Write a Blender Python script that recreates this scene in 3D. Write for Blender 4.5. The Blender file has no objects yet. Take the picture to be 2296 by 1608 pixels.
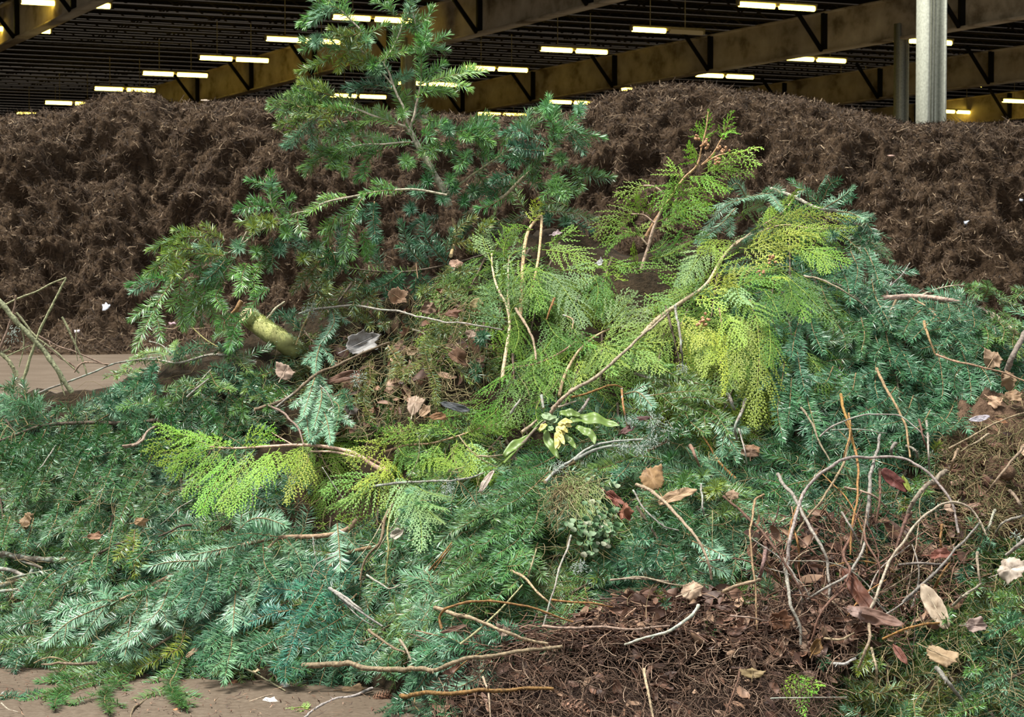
import bpy, math, random
import numpy as np
from mathutils import Vector, Matrix
C = bpy.context.scene.collection
rng = np.random.default_rng(7)
random.seed(7)
W, H, F = 2296.0, 1608.0, 4800.0
CX, CY, HOR = W/2, H/2, 620.0
CAMH = 1.0
PITCH = math.atan((CY-HOR)/F)
cp, sp = math.cos(PITCH), math.sin(PITCH)

def ray(px, py):                      # direction of the sight line through a photo pixel, scaled to y = 1
    x, u = (px-CX)/F, -(py-CY)/F
    d = np.array([x, cp + u*sp, u*cp - sp])
    return d/d[1]
def P(px, py, Y):
    d = ray(px, py)
    return np.array([d[0]*Y, Y, CAMH + d[2]*Y])

# ---------------------------------------------------------------- noise
def _hash(ix, iy, s):
    h = (ix*374761393 + iy*668265263 + s*1442695041) & 0x7fffffff
    h = ((h ^ (h >> 13))*1274126177) & 0x7fffffff
    return ((h ^ (h >> 16)) & 0xffff)/65535.0
def vnoise(x, y, s=0):
    x = np.asarray(x, float); y = np.asarray(y, float)
    ix = np.floor(x).astype(np.int64); iy = np.floor(y).astype(np.int64)
    fx = x-ix; fy = y-iy
    fx = fx*fx*(3-2*fx); fy = fy*fy*(3-2*fy)
    a = _hash(ix, iy, s); b = _hash(ix+1, iy, s); c = _hash(ix, iy+1, s); d = _hash(ix+1, iy+1, s)
    return (a*(1-fx)+b*fx)*(1-fy)+(c*(1-fx)+d*fx)*fy - .5
def fbm(x, y, s=0, o=4, g=.5):
    t = 0; a = 1.0
    for k in range(o):
        t = t + a*vnoise(np.asarray(x)*2**k, np.asarray(y)*2**k, s+k*17); a *= g
    return t

# ---------------------------------------------------------------- the pile's surface
RT = np.array([(-900,1000),(-300,900),(0,880),(300,815),(500,795),(600,740),(690,640),(800,615),(950,610),(1050,560),(1120,525),(1250,510),(1450,550),
               (1600,525),(1750,480),(1900,510),(2000,610),(2150,700),(2296,700),(2600,760),(3200,960)], float)
def ridge(x):
    px = CX + np.asarray(x)*F/6.25
    return CAMH + (HOR-np.interp(px, RT[:,0], RT[:,1]))/F*6.25
def toe(x):
    px = CX + np.asarray(x)*F/5.3
    return np.interp(px, [-900,0,400,850,1010,2600], [5.6,5.42,5.28,5.12,4.78,4.72])
SLOPE = .8
def pile(x, y):
    R = ridge(x); y0 = toe(x)
    a = SLOPE*(y-y0)
    k = .10
    hmn = np.clip(.5+.5*(R-a)/k, 0, 1)
    z = R*(1-hmn)+a*hmn - k*hmn*(1-hmn)
    yb = y0 + R/SLOPE + .28
    z = z - np.maximum(0, y-yb)*.9
    z = z + .10*fbm(np.asarray(x)*3.1, np.asarray(y)*3.1, 3, 3)*np.clip(z*4, 0, 1)
    return z
_Ys = np.arange(4.3, 8.2, .015)
def Sdepth(px, py):
    d = ray(px, py)
    zr = CAMH + d[2]*_Ys
    g = zr - np.maximum(pile(d[0]*_Ys, _Ys), 0)
    i = np.argmax(g <= 0)
    if g[i] > 0:
        j = int(np.argmin(g)); return float(_Ys[j])
    return float(_Ys[i])
def S(px, py, lift=0.0):
    return P(px, py, Sdepth(px, py)-lift)
def Snorm(p):
    e = .06
    x, y = p[0], p[1]
    n = np.array([-(pile(x+e, y)-pile(x-e, y))/(2*e), -(pile(x, y+e)-pile(x, y-e))/(2*e), 1.0])
    n[1] = min(n[1], -.3)
    return n/np.linalg.norm(n)

# ---------------------------------------------------------------- mesh + object helpers
def mesh(name, V, faces, mats, midx=None, smooth=False):
    """faces: list of (n,k) int arrays"""
    me = bpy.data.meshes.new(name)
    V = np.asarray(V, np.float32)
    me.vertices.add(len(V)); me.vertices.foreach_set('co', V.ravel())
    loops = np.concatenate([np.asarray(f, np.int32).ravel() for f in faces])
    tot = np.concatenate([np.full(len(f), np.asarray(f).shape[1], np.int32) for f in faces])
    st = np.concatenate([[0], np.cumsum(tot)[:-1]]).astype(np.int32)
    me.loops.add(len(loops)); me.loops.foreach_set('vertex_index', loops)
    me.polygons.add(len(tot)); me.polygons.foreach_set('loop_start', st)
    for m in mats: me.materials.append(m)
    if midx is not None:
        me.polygons.foreach_set('material_index', np.concatenate([np.full(len(f), k, np.int32) for f, k in zip(faces, midx)]))
    if smooth: me.polygons.foreach_set('use_smooth', np.ones(len(tot), bool))
    me.update(calc_edges=True); me.validate()
    return me
class MB:                              # collects shapes, links them as ONE mesh object
    def __init__(s): s.V = []; s.F = []; s.M = []; s.n = 0
    def add(s, V, faces, m=0):
        V = np.asarray(V, float).reshape(-1, 3)
        for f in faces:
            f = np.asarray(f)
            if len(f): s.F.append(f+s.n); s.M.append(m)
        s.V.append(V); s.n += len(V)
    def me(s, name, mats, smooth=False, off=None):
        V = np.concatenate(s.V)
        if off is not None: V = V-np.asarray(off)
        return mesh(name, V, s.F, mats, s.M, smooth)
    def obj(s, name, mats, parent=None, smooth=False, off=None, color=None):
        if not isinstance(mats, (list, tuple)): mats = [mats]
        return link(name, s.me(name, mats, smooth, off), parent, color)
def link(name, me, parent=None, color=None, mat=None):
    o = bpy.data.objects.new(name, me); C.objects.link(o)
    if parent is not None: o.parent = parent
    if color is not None: o.color = (*color[:3], 1)
    if mat is not None: o.matrix_local = mat
    return o
def tag(o, label=None, cat=None, group=None, kind=None):
    if label: o['label'] = label
    if cat: o['category'] = cat
    if group: o['group'] = group
    if kind: o['kind'] = kind
    return o
def root(name, loc, label, cat, group=None):
    o = bpy.data.objects.new(name, None); C.objects.link(o); o.empty_display_size = .05
    o.location = loc
    return tag(o, label, cat, group)
def unit(v):
    v = np.asarray(v, float); return v/(np.linalg.norm(v, axis=-1, keepdims=True)+1e-12)
def smoothpath(pts, step=.01):
    p = np.asarray(pts, float)
    if len(p) < 2: return p
    q = np.vstack([2*p[0]-p[1], p, 2*p[-1]-p[-2]])
    out = []
    for i in range(1, len(q)-2):
        n = max(2, int(np.linalg.norm(q[i+1]-q[i])/step)+1)
        t = np.linspace(0, 1, n, endpoint=False)[:, None]
        a, b, c, d = q[i-1], q[i], q[i+1], q[i+2]
        out.append(.5*((2*b)+(c-a)*t+(2*a-5*b+4*c-d)*t**2+(3*b-a-3*c+d)*t**3))
    out.append(p[-1:]); return np.vstack(out)
def resample(path, n):
    s = np.concatenate([[0], np.cumsum(np.linalg.norm(np.diff(path, axis=0), axis=1))])
    t = np.linspace(0, s[-1], n)
    return np.stack([np.interp(t, s, path[:, k]) for k in range(3)], 1), s[-1]
def frames(path, n0):
    T = unit(np.gradient(path, axis=0))
    N = np.zeros_like(T); n = np.asarray(n0, float)
    for i in range(len(T)):
        n = n - T[i]*np.dot(n, T[i])
        if np.linalg.norm(n) < 1e-5: n = np.cross(T[i], [1, .3, .2])
        n = n/np.linalg.norm(n); N[i] = n
    return T, N, np.cross(N, T)
def tube(mb, path, r, seg=6, m=0, jit=0.0, mcap=None):
    path = np.asarray(path, float); n = len(path)
    r = np.broadcast_to(np.asarray(r, float), (n,)) if np.ndim(r) == 0 or len(np.atleast_1d(r)) == n else np.interp(np.linspace(0, 1, n), np.linspace(0, 1, len(r)), r)
    T, N, B = frames(path, (0.13, -.5, .8))
    a = np.linspace(0, 2*math.pi, seg, endpoint=False)
    rr = r[:, None]*(1+jit*rng.uniform(-1, 1, (n, seg)))
    V = path[:, None, :] + rr[..., None]*(np.cos(a)[None, :, None]*N[:, None, :]+np.sin(a)[None, :, None]*B[:, None, :])
    i = np.arange(n-1)[:, None]*seg; j = np.arange(seg)[None, :]; k = (j+1) % seg
    q = np.stack([i+j, i+k, i+seg+k, i+seg+j], -1).reshape(-1, 4)
    mb.add(V.reshape(-1, 3), [q], m)
    for e, dr in ((0, -1), (n-1, 1)):
        c = path[e] + T[e]*dr*r[e]*.15
        idx = np.arange(seg); nx = (idx+1) % seg
        tri = np.stack([np.full(seg, seg), nx, idx] if dr < 0 else [np.full(seg, seg), idx, nx], 1)
        mb.add(np.vstack([V[e], c]), [tri], m if mcap is None else mcap)
def box(mb, c, sz, R=None, m=0):
    s = np.array([(x, y, z) for x in (-.5, .5) for y in (-.5, .5) for z in (-.5, .5)])*np.asarray(sz)
    if R is not None: s = s @ np.asarray(R).T
    q = np.array([(0,1,3,2),(4,6,7,5),(0,4,5,1),(2,3,7,6),(0,2,6,4),(1,5,7,3)])
    mb.add(s+np.asarray(c), [q], m)

# ---------------------------------------------------------------- materials
def mat(name):
    m = bpy.data.materials.new(name); m.use_nodes = True
    t = m.node_tree; t.nodes.clear()
    return m, t
def nd(t, typ, **kw):
    n = t.nodes.new(typ)
    for k, v in kw.items():
        if k.startswith('i_'): n.inputs[k[2:].replace('_', ' ')].default_value = v
        else: setattr(n, k, v)
    return n
def ramp(t, stops):
    r = nd(t, 'ShaderNodeValToRGB'); e = r.color_ramp.elements
    while len(e) < len(stops): e.new(.5)
    for k, (p, c) in enumerate(stops): e[k].position = p; e[k].color = (*c, 1)
    return r
def principled(t, rough=.6, spec=.4):
    o = nd(t, 'ShaderNodeOutputMaterial'); b = nd(t, 'ShaderNodeBsdfPrincipled')
    b.inputs['Roughness'].default_value = rough; b.inputs['Specular IOR Level'].default_value = spec
    t.links.new(b.outputs[0], o.inputs[0]); return b, o
def needle_mat(name, under, rough=.4, trans=.25, spec=.5, vary=.35):
    m, t = mat(name); L = t.links.new
    b, o = principled(t, rough, spec)
    oi = nd(t, 'ShaderNodeObjectInfo'); g = nd(t, 'ShaderNodeNewGeometry')
    mr = nd(t, 'ShaderNodeMapRange'); L(g.outputs['Random Per Island'], mr.inputs['Value'])
    mr.inputs['To Min'].default_value = 1-vary; mr.inputs['To Max'].default_value = 1+vary
    hsv = nd(t, 'ShaderNodeHueSaturation'); L(mr.outputs[0], hsv.inputs['Value']); L(oi.outputs['Color'], hsv.inputs['Color'])
    mr2 = nd(t, 'ShaderNodeMapRange'); L(oi.outputs['Random'], mr2.inputs['Value'])
    mr2.inputs['To Min'].default_value = .468; mr2.inputs['To Max'].default_value = .512; L(mr2.outputs[0], hsv.inputs['Hue'])
    mix = nd(t, 'ShaderNodeMix', data_type='RGBA'); L(hsv.outputs[0], mix.inputs['A'])
    mu = nd(t, 'ShaderNodeMix', data_type='RGBA'); mu.inputs['Factor'].default_value = .6
    L(hsv.outputs[0], mu.inputs['A']); mu.inputs['B'].default_value = (*under, 1)
    L(mu.outputs['Result'], mix.inputs['B']); L(g.outputs['Backfacing'], mix.inputs['Factor'])
    L(mix.outputs['Result'], b.inputs['Base Color'])
    tr = nd(t, 'ShaderNodeBsdfTranslucent'); L(hsv.outputs[0], tr.inputs['Color'])
    ms = nd(t, 'ShaderNodeMixShader'); ms.inputs[0].default_value = trans
    L(b.outputs[0], ms.inputs[1]); L(tr.outputs[0], ms.inputs[2]); L(ms.outputs[0], o.inputs[0])
    return m
def bark_mat(name, use_obj=True, base=(.2,.13,.08), scale=60, rough=.75, spots=None):
    m, t = mat(name); L = t.links.new
    b, o = principled(t, rough, .3)
    tc = nd(t, 'ShaderNodeTexCoord')
    n = nd(t, 'ShaderNodeTexNoise', i_Scale=float(scale), i_Detail=5.0); L(tc.outputs['Object'], n.inputs['Vector'])
    r = ramp(t, [(.28, (.35,.33,.30)), (.5,(.85,.85,.85)), (.72, (1.35,1.33,1.28))]); L(n.outputs['Fac'], r.inputs['Fac'])
    mx = nd(t, 'ShaderNodeMix', data_type='RGBA', blend_type='MULTIPLY'); mx.inputs['Factor'].default_value = 1
    L(r.outputs[0], mx.inputs['A'])
    if use_obj:
        oi = nd(t, 'ShaderNodeObjectInfo'); L(oi.outputs['Color'], mx.inputs['B'])
    else: mx.inputs['B'].default_value = (*base, 1)
    col = mx.outputs['Result']
    if spots:
        n2 = nd(t, 'ShaderNodeTexNoise', i_Scale=scale*.45, i_Detail=3.0); L(tc.outputs['Object'], n2.inputs['Vector'])
        r2 = ramp(t, [(.52, (0,0,0)), (.62, (1,1,1))]); L(n2.outputs['Fac'], r2.inputs['Fac'])
        m2 = nd(t, 'ShaderNodeMix', data_type='RGBA'); L(r2.outputs[0], m2.inputs['Factor']); L(col, m2.inputs['A']); m2.inputs['B'].default_value = (*spots, 1)
        col = m2.outputs['Result']
    L(col, b.inputs['Base Color'])
    bp = nd(t, 'ShaderNodeBump', i_Strength=.8, i_Distance=.003); L(n.outputs['Fac'], bp.inputs['Height']); L(bp.outputs[0], b.inputs['Normal'])
    return m
def island_mat(name, stops, rough=.8, spec=.25, noise=None, mul_obj=False):
    """each loose piece takes its own colour from the ramp"""
    m, t = mat(name); L = t.links.new
    b, o = principled(t, rough, spec)
    g = nd(t, 'ShaderNodeNewGeometry'); r = ramp(t, stops); L(g.outputs['Random Per Island'], r.inputs['Fac'])
    L(r.outputs[0], b.inputs['Base Color'])
    return m
def soil_mat(name, stops, scale=8, fine=90, bump=.6, rough=.95, dist=.03):
    m, t = mat(name); L = t.links.new
    b, o = principled(t, rough, .15)
    tc = nd(t, 'ShaderNodeTexCoord')
    n = nd(t, 'ShaderNodeTexNoise', i_Scale=float(scale), i_Detail=8.0, i_Roughness=.65); L(tc.outputs['Object'], n.inputs['Vector'])
    n2 = nd(t, 'ShaderNodeTexNoise', i_Scale=float(fine), i_Detail=4.0, i_Roughness=.7); L(tc.outputs['Object'], n2.inputs['Vector'])
    ad = nd(t, 'ShaderNodeMath', operation='MULTIPLY_ADD'); L(n2.outputs['Fac'], ad.inputs[0]); ad.inputs[1].default_value = .55
    mm = nd(t, 'ShaderNodeMath', operation='MULTIPLY'); L(n.outputs['Fac'], mm.inputs[0]); mm.inputs[1].default_value = .5
    L(mm.outputs[0], ad.inputs[2])
    r = ramp(t, stops); L(ad.outputs[0], r.inputs['Fac']); L(r.outputs[0], b.inputs['Base Color'])
    bp = nd(t, 'ShaderNodeBump', i_Strength=bump, i_Distance=dist); L(ad.outputs[0], bp.inputs['Height']); L(bp.outputs[0], b.inputs['Normal'])
    return m
def plain(name, col, rough=.6, spec=.4, metal=0):
    m, t = mat(name); b, o = principled(t, rough, spec)
    b.inputs['Base Color'].default_value = (*col, 1); b.inputs['Metallic'].default_value = metal
    n = nd(t, 'ShaderNodeTexNoise', i_Scale=25.0, i_Detail=4.0)
    tc = nd(t, 'ShaderNodeTexCoord'); t.links.new(tc.outputs['Object'], n.inputs['Vector'])
    r = ramp(t, [(.3, tuple(c*.75 for c in col)), (.7, tuple(min(1, c*1.15) for c in col))]); t.links.new(n.outputs['Fac'], r.inputs['Fac'])
    t.links.new(r.outputs[0], b.inputs['Base Color'])
    return m
M = {}
M['fir'] = needle_mat('fir_needle', (.27,.46,.32), .36, .22, .45, .45)
M['cedar'] = needle_mat('cedar_scale_leaf', (.26,.40,.20), .5, .34, .35, .25)
M['twig'] = bark_mat('fir_twig', False, (.22,.15,.07), 90)
M['ctwig'] = bark_mat('cedar_twig', False, (.19,.26,.04), 90)
M['bark'] = bark_mat('bark', True, scale=130)
M['lichen_bark'] = bark_mat('lichen_bark', True, scale=110, spots=(.27,.30,.25))
M['wood'] = plain('cut_wood', (.62,.45,.27), .8, .2)

# ---------------------------------------------------------------- evergreen builders
def add_needles(mb, base, d, up, ln, wd, m=0):
    n = len(base)
    d = unit(d); side = unit(np.cross(d, up)); up = np.cross(side, d)
    ln = np.asarray(ln)[:, None]; wd = np.asarray(wd)[:, None]
    mid = base + d*ln*.55 + up*ln*.03
    tip = base + d*ln - up*ln*rng.uniform(-.02, .10, (n, 1))
    V = np.stack([base-side*wd*.36, base+side*wd*.36, mid+side*wd*.5, mid-side*wd*.5, tip], 1).reshape(-1, 3)
    k = np.arange(n)[:, None]*5
    mb.add(V, [k+np.array([[0,1,2,3]]), k+np.array([[3,2,4]])], m)
def needles_on(mb, path, normal, mode, nl=.028, ds=.0042, wd=.0024, bare=0.0, mixup=.22):
    if mode != 'flat': mixup = .34
    p, Ln = resample(path, max(4, int(np.linalg.norm(np.diff(path, axis=0), axis=1).sum()/ds)))
    T, N, B = frames(p, normal)
    n = len(p); t = np.linspace(0, 1, n)
    keep = t >= bare
    taper = np.minimum(1, .55+2.2*t)*np.where(t > .9, 1-(t-.9)*3.0, 1)
    ang = np.radians(np.interp(t, [0, .75, 1], [68, 56, 26]))
    rows = []
    if mode == 'flat':
        for s in (-1, 1):
            for lay in (0, 1):
                phi = rng.normal(.18 if lay == 0 else .62, .16, n)
                rows.append((s*np.cos(phi)[:, None]*B + np.sin(phi)[:, None]*N, 1.0 if lay == 0 else .8, 1.0 if lay == 0 else .6))
    else:
        for k in range(5):
            phi = rng.uniform(0, 2*math.pi, n)
            rad = np.cos(phi)[:, None]*B + (np.sin(phi)[:, None]+.15)*N
            rows.append((rad, 1.0, .9))
    for rad, lsc, prob in rows:
        sel = keep & (rng.random(n) < prob)
        if not sel.any(): continue
        a = ang + rng.normal(0, .12, n)
        d = T*np.cos(a)[:, None] + unit(rad)*np.sin(a)[:, None] + rng.normal(0, .07, (n, 3))
        up = unit(N + .5*rng.normal(0, 1, (n, 3))*(.35 if mode == 'flat' else .6))
        if mode != 'flat': up = unit(T*.7+N*.5+rng.normal(0, .3, (n, 3)))
        ln = nl*lsc*taper*rng.uniform(.78, 1.12, n)
        b = p + rng.normal(0, .0006, (n, 3))
        up = np.where(rng.random((n, 1)) < mixup, -up, up)
        add_needles(mb, b[sel], d[sel], up[sel], ln[sel], np.full(sel.sum(), wd)*rng.uniform(.85, 1.15, sel.sum()))
    # end tuft
    k = 10
    ph = rng.uniform(0, 2*math.pi, k); aa = rng.uniform(.15, .75, k)
    d = T[-1]*np.cos(aa)[:, None] + np.sin(aa)[:, None]*(np.cos(ph)[:, None]*B[-1]+np.sin(ph)[:, None]*N[-1])
    add_needles(mb, np.repeat(p[-1:], k, 0), d, np.repeat(N[-1:], k, 0)+rng.normal(0, .3, (k, 3)), nl*.8*rng.uniform(.7, 1, k), np.full(k, wd))
def fir_mesh(mb, path, normal, mode='brush', nl=.028, ds=.0042, side=0, sidelen=.45, tw=.0016, wd=.0024, ang=45, bare=0.0):
    path = smoothpath(path, .008)
    p, Ln = resample(path, max(6, int(Ln_of(path)/.008)))
    tube(mb, p, [tw*1.3, tw*.55], 5, 1)
    needles_on(mb, p, normal, mode, nl, ds, wd, bare)
    if side:
        T, N, B = frames(p, normal)
        for k in range(side):
            t = .08 + .72*(k+rng.uniform(0, .7))/side
            i = int(t*(len(p)-1)); s = 1 if k % 2 else -1
            L2 = Ln*sidelen*(1.15-t)*rng.uniform(.75, 1.15)
            if L2 < .03: continue
            a = math.radians(ang)*rng.uniform(.8, 1.2)
            d = T[i]*math.cos(a)+s*B[i]*math.sin(a)+N[i]*rng.uniform(-.05, .18)
            q = p[i] + np.outer(np.linspace(0, 1, 6)*L2, d) + np.outer(np.linspace(0, 1, 6)**2*L2, T[i]*.25-np.array([0, 0, .22]))
            q, _ = resample(q, max(5, int(L2/.008)))
            tube(mb, q, [tw*.8, tw*.45], 4, 1)
            needles_on(mb, q, N[i]+rng.normal(0, .15, 3), mode, nl*.93, ds, wd)
def Ln_of(path): return float(np.linalg.norm(np.diff(path, axis=0), axis=1).sum())
def add_ribbons(mb, b, d, up, ln, wd, m=0):
    """small raised scale-leaf sprigs, five verts each"""
    n = len(b); d = unit(d); side = unit(np.cross(d, up)); up = np.cross(side, d)
    ln = np.asarray(ln)[:, None]; wd = np.asarray(wd)[:, None]
    mid = b+d*ln*.38
    V = np.stack([b, mid-side*wd*.5, mid+up*wd*.3, mid+side*wd*.5, b+d*ln-up*ln*.06], 1).reshape(-1, 3)
    k = np.arange(n)[:, None]*5
    mb.add(V, [k+np.array([[0,2,1]]), k+np.array([[0,3,2]]), k+np.array([[1,2,4]]), k+np.array([[2,3,4]])], m)
def cedar_mesh(mb, path, normal, width=.07, gap=.0098, start=.06, droop=.25, lf=.0150, tw=.0013):
    path = smoothpath(path, .006); Ln = Ln_of(path)
    p, _ = resample(path, max(8, int(Ln/.005)))
    T, N, B = frames(p, normal); n = len(p)
    tube(mb, p, [tw*1.2, tw*.6], 5, 1)
    nb = max(6, int(Ln*(1-start)/gap*1.0))
    bb, dd, uu, ll, ww = [], [], [], [], []
    for k in range(nb):
        t = start+(1-start)*(k+.5)/nb
        i = min(n-1, int(t*(n-1))); s = 1 if k % 2 else -1
        env = min(1, (t-start)/(.22)+.35)*(1-t)**.62
        L2 = max(.010, 1.25*width*env*rng.uniform(.8, 1.15))
        a = math.radians(np.interp(t, [0, 1], [52, 30]))*rng.uniform(.88, 1.12)
        d = T[i]*math.cos(a)+s*B[i]*math.sin(a)+N[i]*rng.normal(0, .10)
        m2 = max(4, int(L2/.0042))
        u = np.linspace(0, 1, m2)
        q = p[i]+np.outer(u*L2, d)+np.outer(u**2*L2, T[i]*.35-np.array([0, 0, droop]))
        Tq, Nq, Bq = frames(q, N[i])
        bb.append(q[:-1]); dd.append(np.diff(q, axis=0)); uu.append(Nq[:-1]); ll.append(np.full(m2-1, L2/(m2-1)*1.7)); ww.append(np.full(m2-1, .0030))
        sg = np.where(np.arange(m2) % 2 == 0, 1, -1)[:, None]
        l3 = lf*(1-.62*u)*min(1, .5+L2/.05)*rng.uniform(.75, 1.2, m2)
        dv = Tq*.86+sg*Bq*.54+Nq*rng.normal(0, .14, (m2, 1))
        bb.append(q); dd.append(dv); uu.append(Nq); ll.append(l3); ww.append(np.full(m2, .0036))
    # terminal scales along the rachis tip
    j = int(n*.6)
    bb.append(p[j:-1]); dd.append(np.diff(p[j:], axis=0)); uu.append(N[j:-1]); ll.append(np.full(n-1-j, .009)); ww.append(np.full(n-1-j, .0026))
    add_ribbons(mb, np.concatenate(bb), np.concatenate(dd), np.concatenate(uu), np.concatenate(ll), np.concatenate(ww))

# pixel-trace helper: "q 1000,270 900,170" = points read from an enlarged view of the photograph
SC = {'0':(0,0,1),'a':(0,0,2),'b':(1148,0,2),'c':(0,500,2.87),'d':(700,400,2.87),'e':(1400,400,2.5625),'f':(0,1000,2.645),'g':(700,900,2.645),
      'h':(1400,950,2.444),'q':(560,0,4.02),'r':(900,200,4.02),'s':(280,380,4.02),'t':(1080,900,4.02)}
def px(s):
    k, *pp = s.split(); ox, oy, sc = SC[k]
    return [(ox+float(a)/sc, oy+float(b)/sc) for a, b in (q.split(',') for q in pp)]
# ================================================================ THE SETTING: an open-fronted steel shed
M['floor'] = soil_mat('trodden_floor', [(.25,(.055,.040,.027)),(.5,(.100,.075,.053)),(.75,(.165,.130,.097))], 1.6, 60, .35, .9, .01)
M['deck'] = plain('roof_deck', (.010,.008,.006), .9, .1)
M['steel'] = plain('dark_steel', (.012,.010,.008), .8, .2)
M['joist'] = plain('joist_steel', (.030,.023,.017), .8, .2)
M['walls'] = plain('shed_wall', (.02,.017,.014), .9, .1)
M['compost'] = soil_mat('compost', [(.30,(.008,.005,.0027)),(.43,(.031,.019,.0105)),(.57,(.058,.037,.021)),(.76,(.105,.070,.042))], 2.2, 14, 1.0, .95, .10)
M['shred'] = island_mat('compost_shred', [(0,(.012,.0075,.0045)),(.4,(.050,.031,.018)),(.86,(.092,.060,.036)),(1,(.30,.22,.14))])
def girder_mat():
    m, t = mat('girder_panel'); L = t.links.new
    b, o = principled(t, .7, .25)
    tc = nd(t, 'ShaderNodeTexCoord'); mp = nd(t, 'ShaderNodeMapping'); mp.inputs['Scale'].default_value = (.35, 1, 1.2)
    L(tc.outputs['Object'], mp.inputs['Vector'])
    n = nd(t, 'ShaderNodeTexNoise', i_Scale=1.1, i_Detail=6.0, i_Roughness=.6); L(mp.outputs[0], n.inputs['Vector'])
    r = ramp(t, [(.33,(.22,.165,.09)),(.5,(.55,.45,.29)),(.7,(.72,.62,.43))]); L(n.outputs['Fac'], r.inputs['Fac'])
    L(r.outputs[0], b.inputs['Base Color']); return m
M['girder'] = girder_mat()
M['column'] = plain('column_paint', (.40,.41,.33), .6, .3)
def emis(name, col, st):
    m, t = mat(name); o = nd(t, 'ShaderNodeOutputMaterial'); e = nd(t, 'ShaderNodeEmission')
    e.inputs[0].default_value = (*col, 1); e.inputs[1].default_value = st; t.links.new(e.outputs[0], o.inputs[0]); return m
M['tube'] = emis('lamp_glow', (1.0,.74,.12), 9.0)
M['tube_dim'] = emis('lamp_dim', (1.0,.7,.3), .06)
M['housing'] = plain('lamp_housing', (.5,.42,.2), .5, .4)

# floor
mb = MB(); mb.add([(-260,-120,0),(260,-120,0),(260,240,0),(-260,240,0)], [np.array([(0,1,2,3)])])
tag(mb.obj('floor', M['floor']), 'trodden brown earth and concrete floor strewn with needles', 'floor', kind='structure')

# building axes: U runs away to the left, V across
U = unit(np.array([-.468, 1.0, 0])); Vv = np.array([U[1], -U[0], 0]); Z = np.array([0, 0, 1.0])
RB = np.stack([U, Vv, Z], 1)                      # columns = local axes
ORG = np.array([0, 36.0, 0])
def bp(a, b, z): return ORG+U*a+Vv*b+Z*z          # a metres deep into the shed, b across
def sbox(name, c, sz, m, label=None, cat=None):
    mb = MB(); box(mb, (0,0,0), sz, RB); o = mb.obj(name, m); o.location = c
    tag(o, label, cat, kind='structure'); return o
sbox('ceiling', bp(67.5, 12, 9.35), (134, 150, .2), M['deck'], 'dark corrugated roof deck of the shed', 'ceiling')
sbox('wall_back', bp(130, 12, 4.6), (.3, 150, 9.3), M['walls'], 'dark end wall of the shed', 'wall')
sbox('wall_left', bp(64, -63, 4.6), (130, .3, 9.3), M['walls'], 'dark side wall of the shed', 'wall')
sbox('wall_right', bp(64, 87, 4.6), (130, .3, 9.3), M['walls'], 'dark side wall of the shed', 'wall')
# open-web joists across the shed
mb = MB()
for z in (-.3, .3): box(mb, (0,0,z), (.10,150,.06), RB)
for k in range(150):
    y = -75+k+.5; s = 1 if k % 2 else -1
    a = math.atan2(.6, 1.0)*s
    R2 = np.array([(1,0,0),(0,math.cos(a),-math.sin(a)),(0,math.sin(a),math.cos(a))])
    box(mb, RB@np.array([0,y,0]), (.04,1.17,.035), RB@R2)
jm = mb.me('roof_joist', [M['joist']])
for k in range(42):
    o = link('trim_%d' % (k+1), jm); o.location = bp(22+k*1.5, 12, 8.9)
    tag(o, 'dark open-web roof joist crossing under the deck', 'roof joist', 'roof joists under the deck', 'structure')
# plate girders along U, found from where their lower edges cross the photo
def girder_b(y59x):                               # across-position of the girder that passes x at depth 59
    p = np.array([y59x, 59.0, 0])-ORG; return float(p@Vv)
GB = [girder_b(-14.55), girder_b(-3.37), girder_b(7.8), girder_b(19.0), girder_b(30.2)]
for k, b in enumerate(GB):
    mb = MB()
    box(mb, (0,0,0), (126,.10,1.0), RB); box(mb, RB@np.array([0,0,-.52]), (126,.34,.05), RB, 0); box(mb, RB@np.array([0,0,.5]), (126,.30,.05), RB, 0)
    for j in range(21):
        a = -60+j*6
        box(mb, RB@np.array([a,-.10,0]), (.16,.12,.98), RB, 1)
        R2 = np.array([(1,0,0),(0,math.cos(.9),-math.sin(.9)),(0,math.sin(.9),math.cos(.9))])
        box(mb, RB@np.array([a,-.62,.05]), (.09,1.45,.09), RB@R2.T, 1)
        box(mb, RB@np.array([a,.62,.05]), (.09,1.45,.09), RB@R2, 1)
    o = mb.obj('trim_%d' % (40+k), [M['girder'], M['steel']]); o.location = bp(64, b, 7.55)
    tag(o, 'pale stained plate girder with dark knee braces under the roof', 'girder', 'pale girders under the roof', 'structure')
# columns
def column(cx, Y, w, label, pipes):
    p = P(cx, 300, Y); base = np.array([p[0], p[1], 0])
    r = root('steel_column', base, label, 'column'); r['kind'] = 'structure'
    mb = MB()
    for s in (-1, 1): box(mb, RB@np.array([0, s*w*.44, 3.7]), (w*.8, w*.12, 7.4), RB)
    box(mb, (0,0,3.7), (w*.1, w*.8, 7.4), RB)
    box(mb, (0,0,.05), (w*1.5, w*1.5, .1), RB)
    mb.obj('column_shaft', M['column'], r)
    for k in range(pipes):
        mb = MB(); q = RB@np.array([-w*.12, w*(-.2+.16*k), 0])
        tube(mb, np.array([q+Z*.1, q+Z*4, q+Z*7.3]), w*.055, 8)
        if k == 1: box(mb, q+Z*3.3, (.08,.08,.12), RB)
        mb.obj('conduit', M['column'], r)
column(2087, 36.5, .40, 'pale steel column with conduits rising behind the compost crest', 3)
column(916, 57.7, .34, 'pale column half hidden behind the fir sapling top', 0)
column(2020, 54.5, .30, 'short dim column stub beyond the large column', 0)
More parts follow.
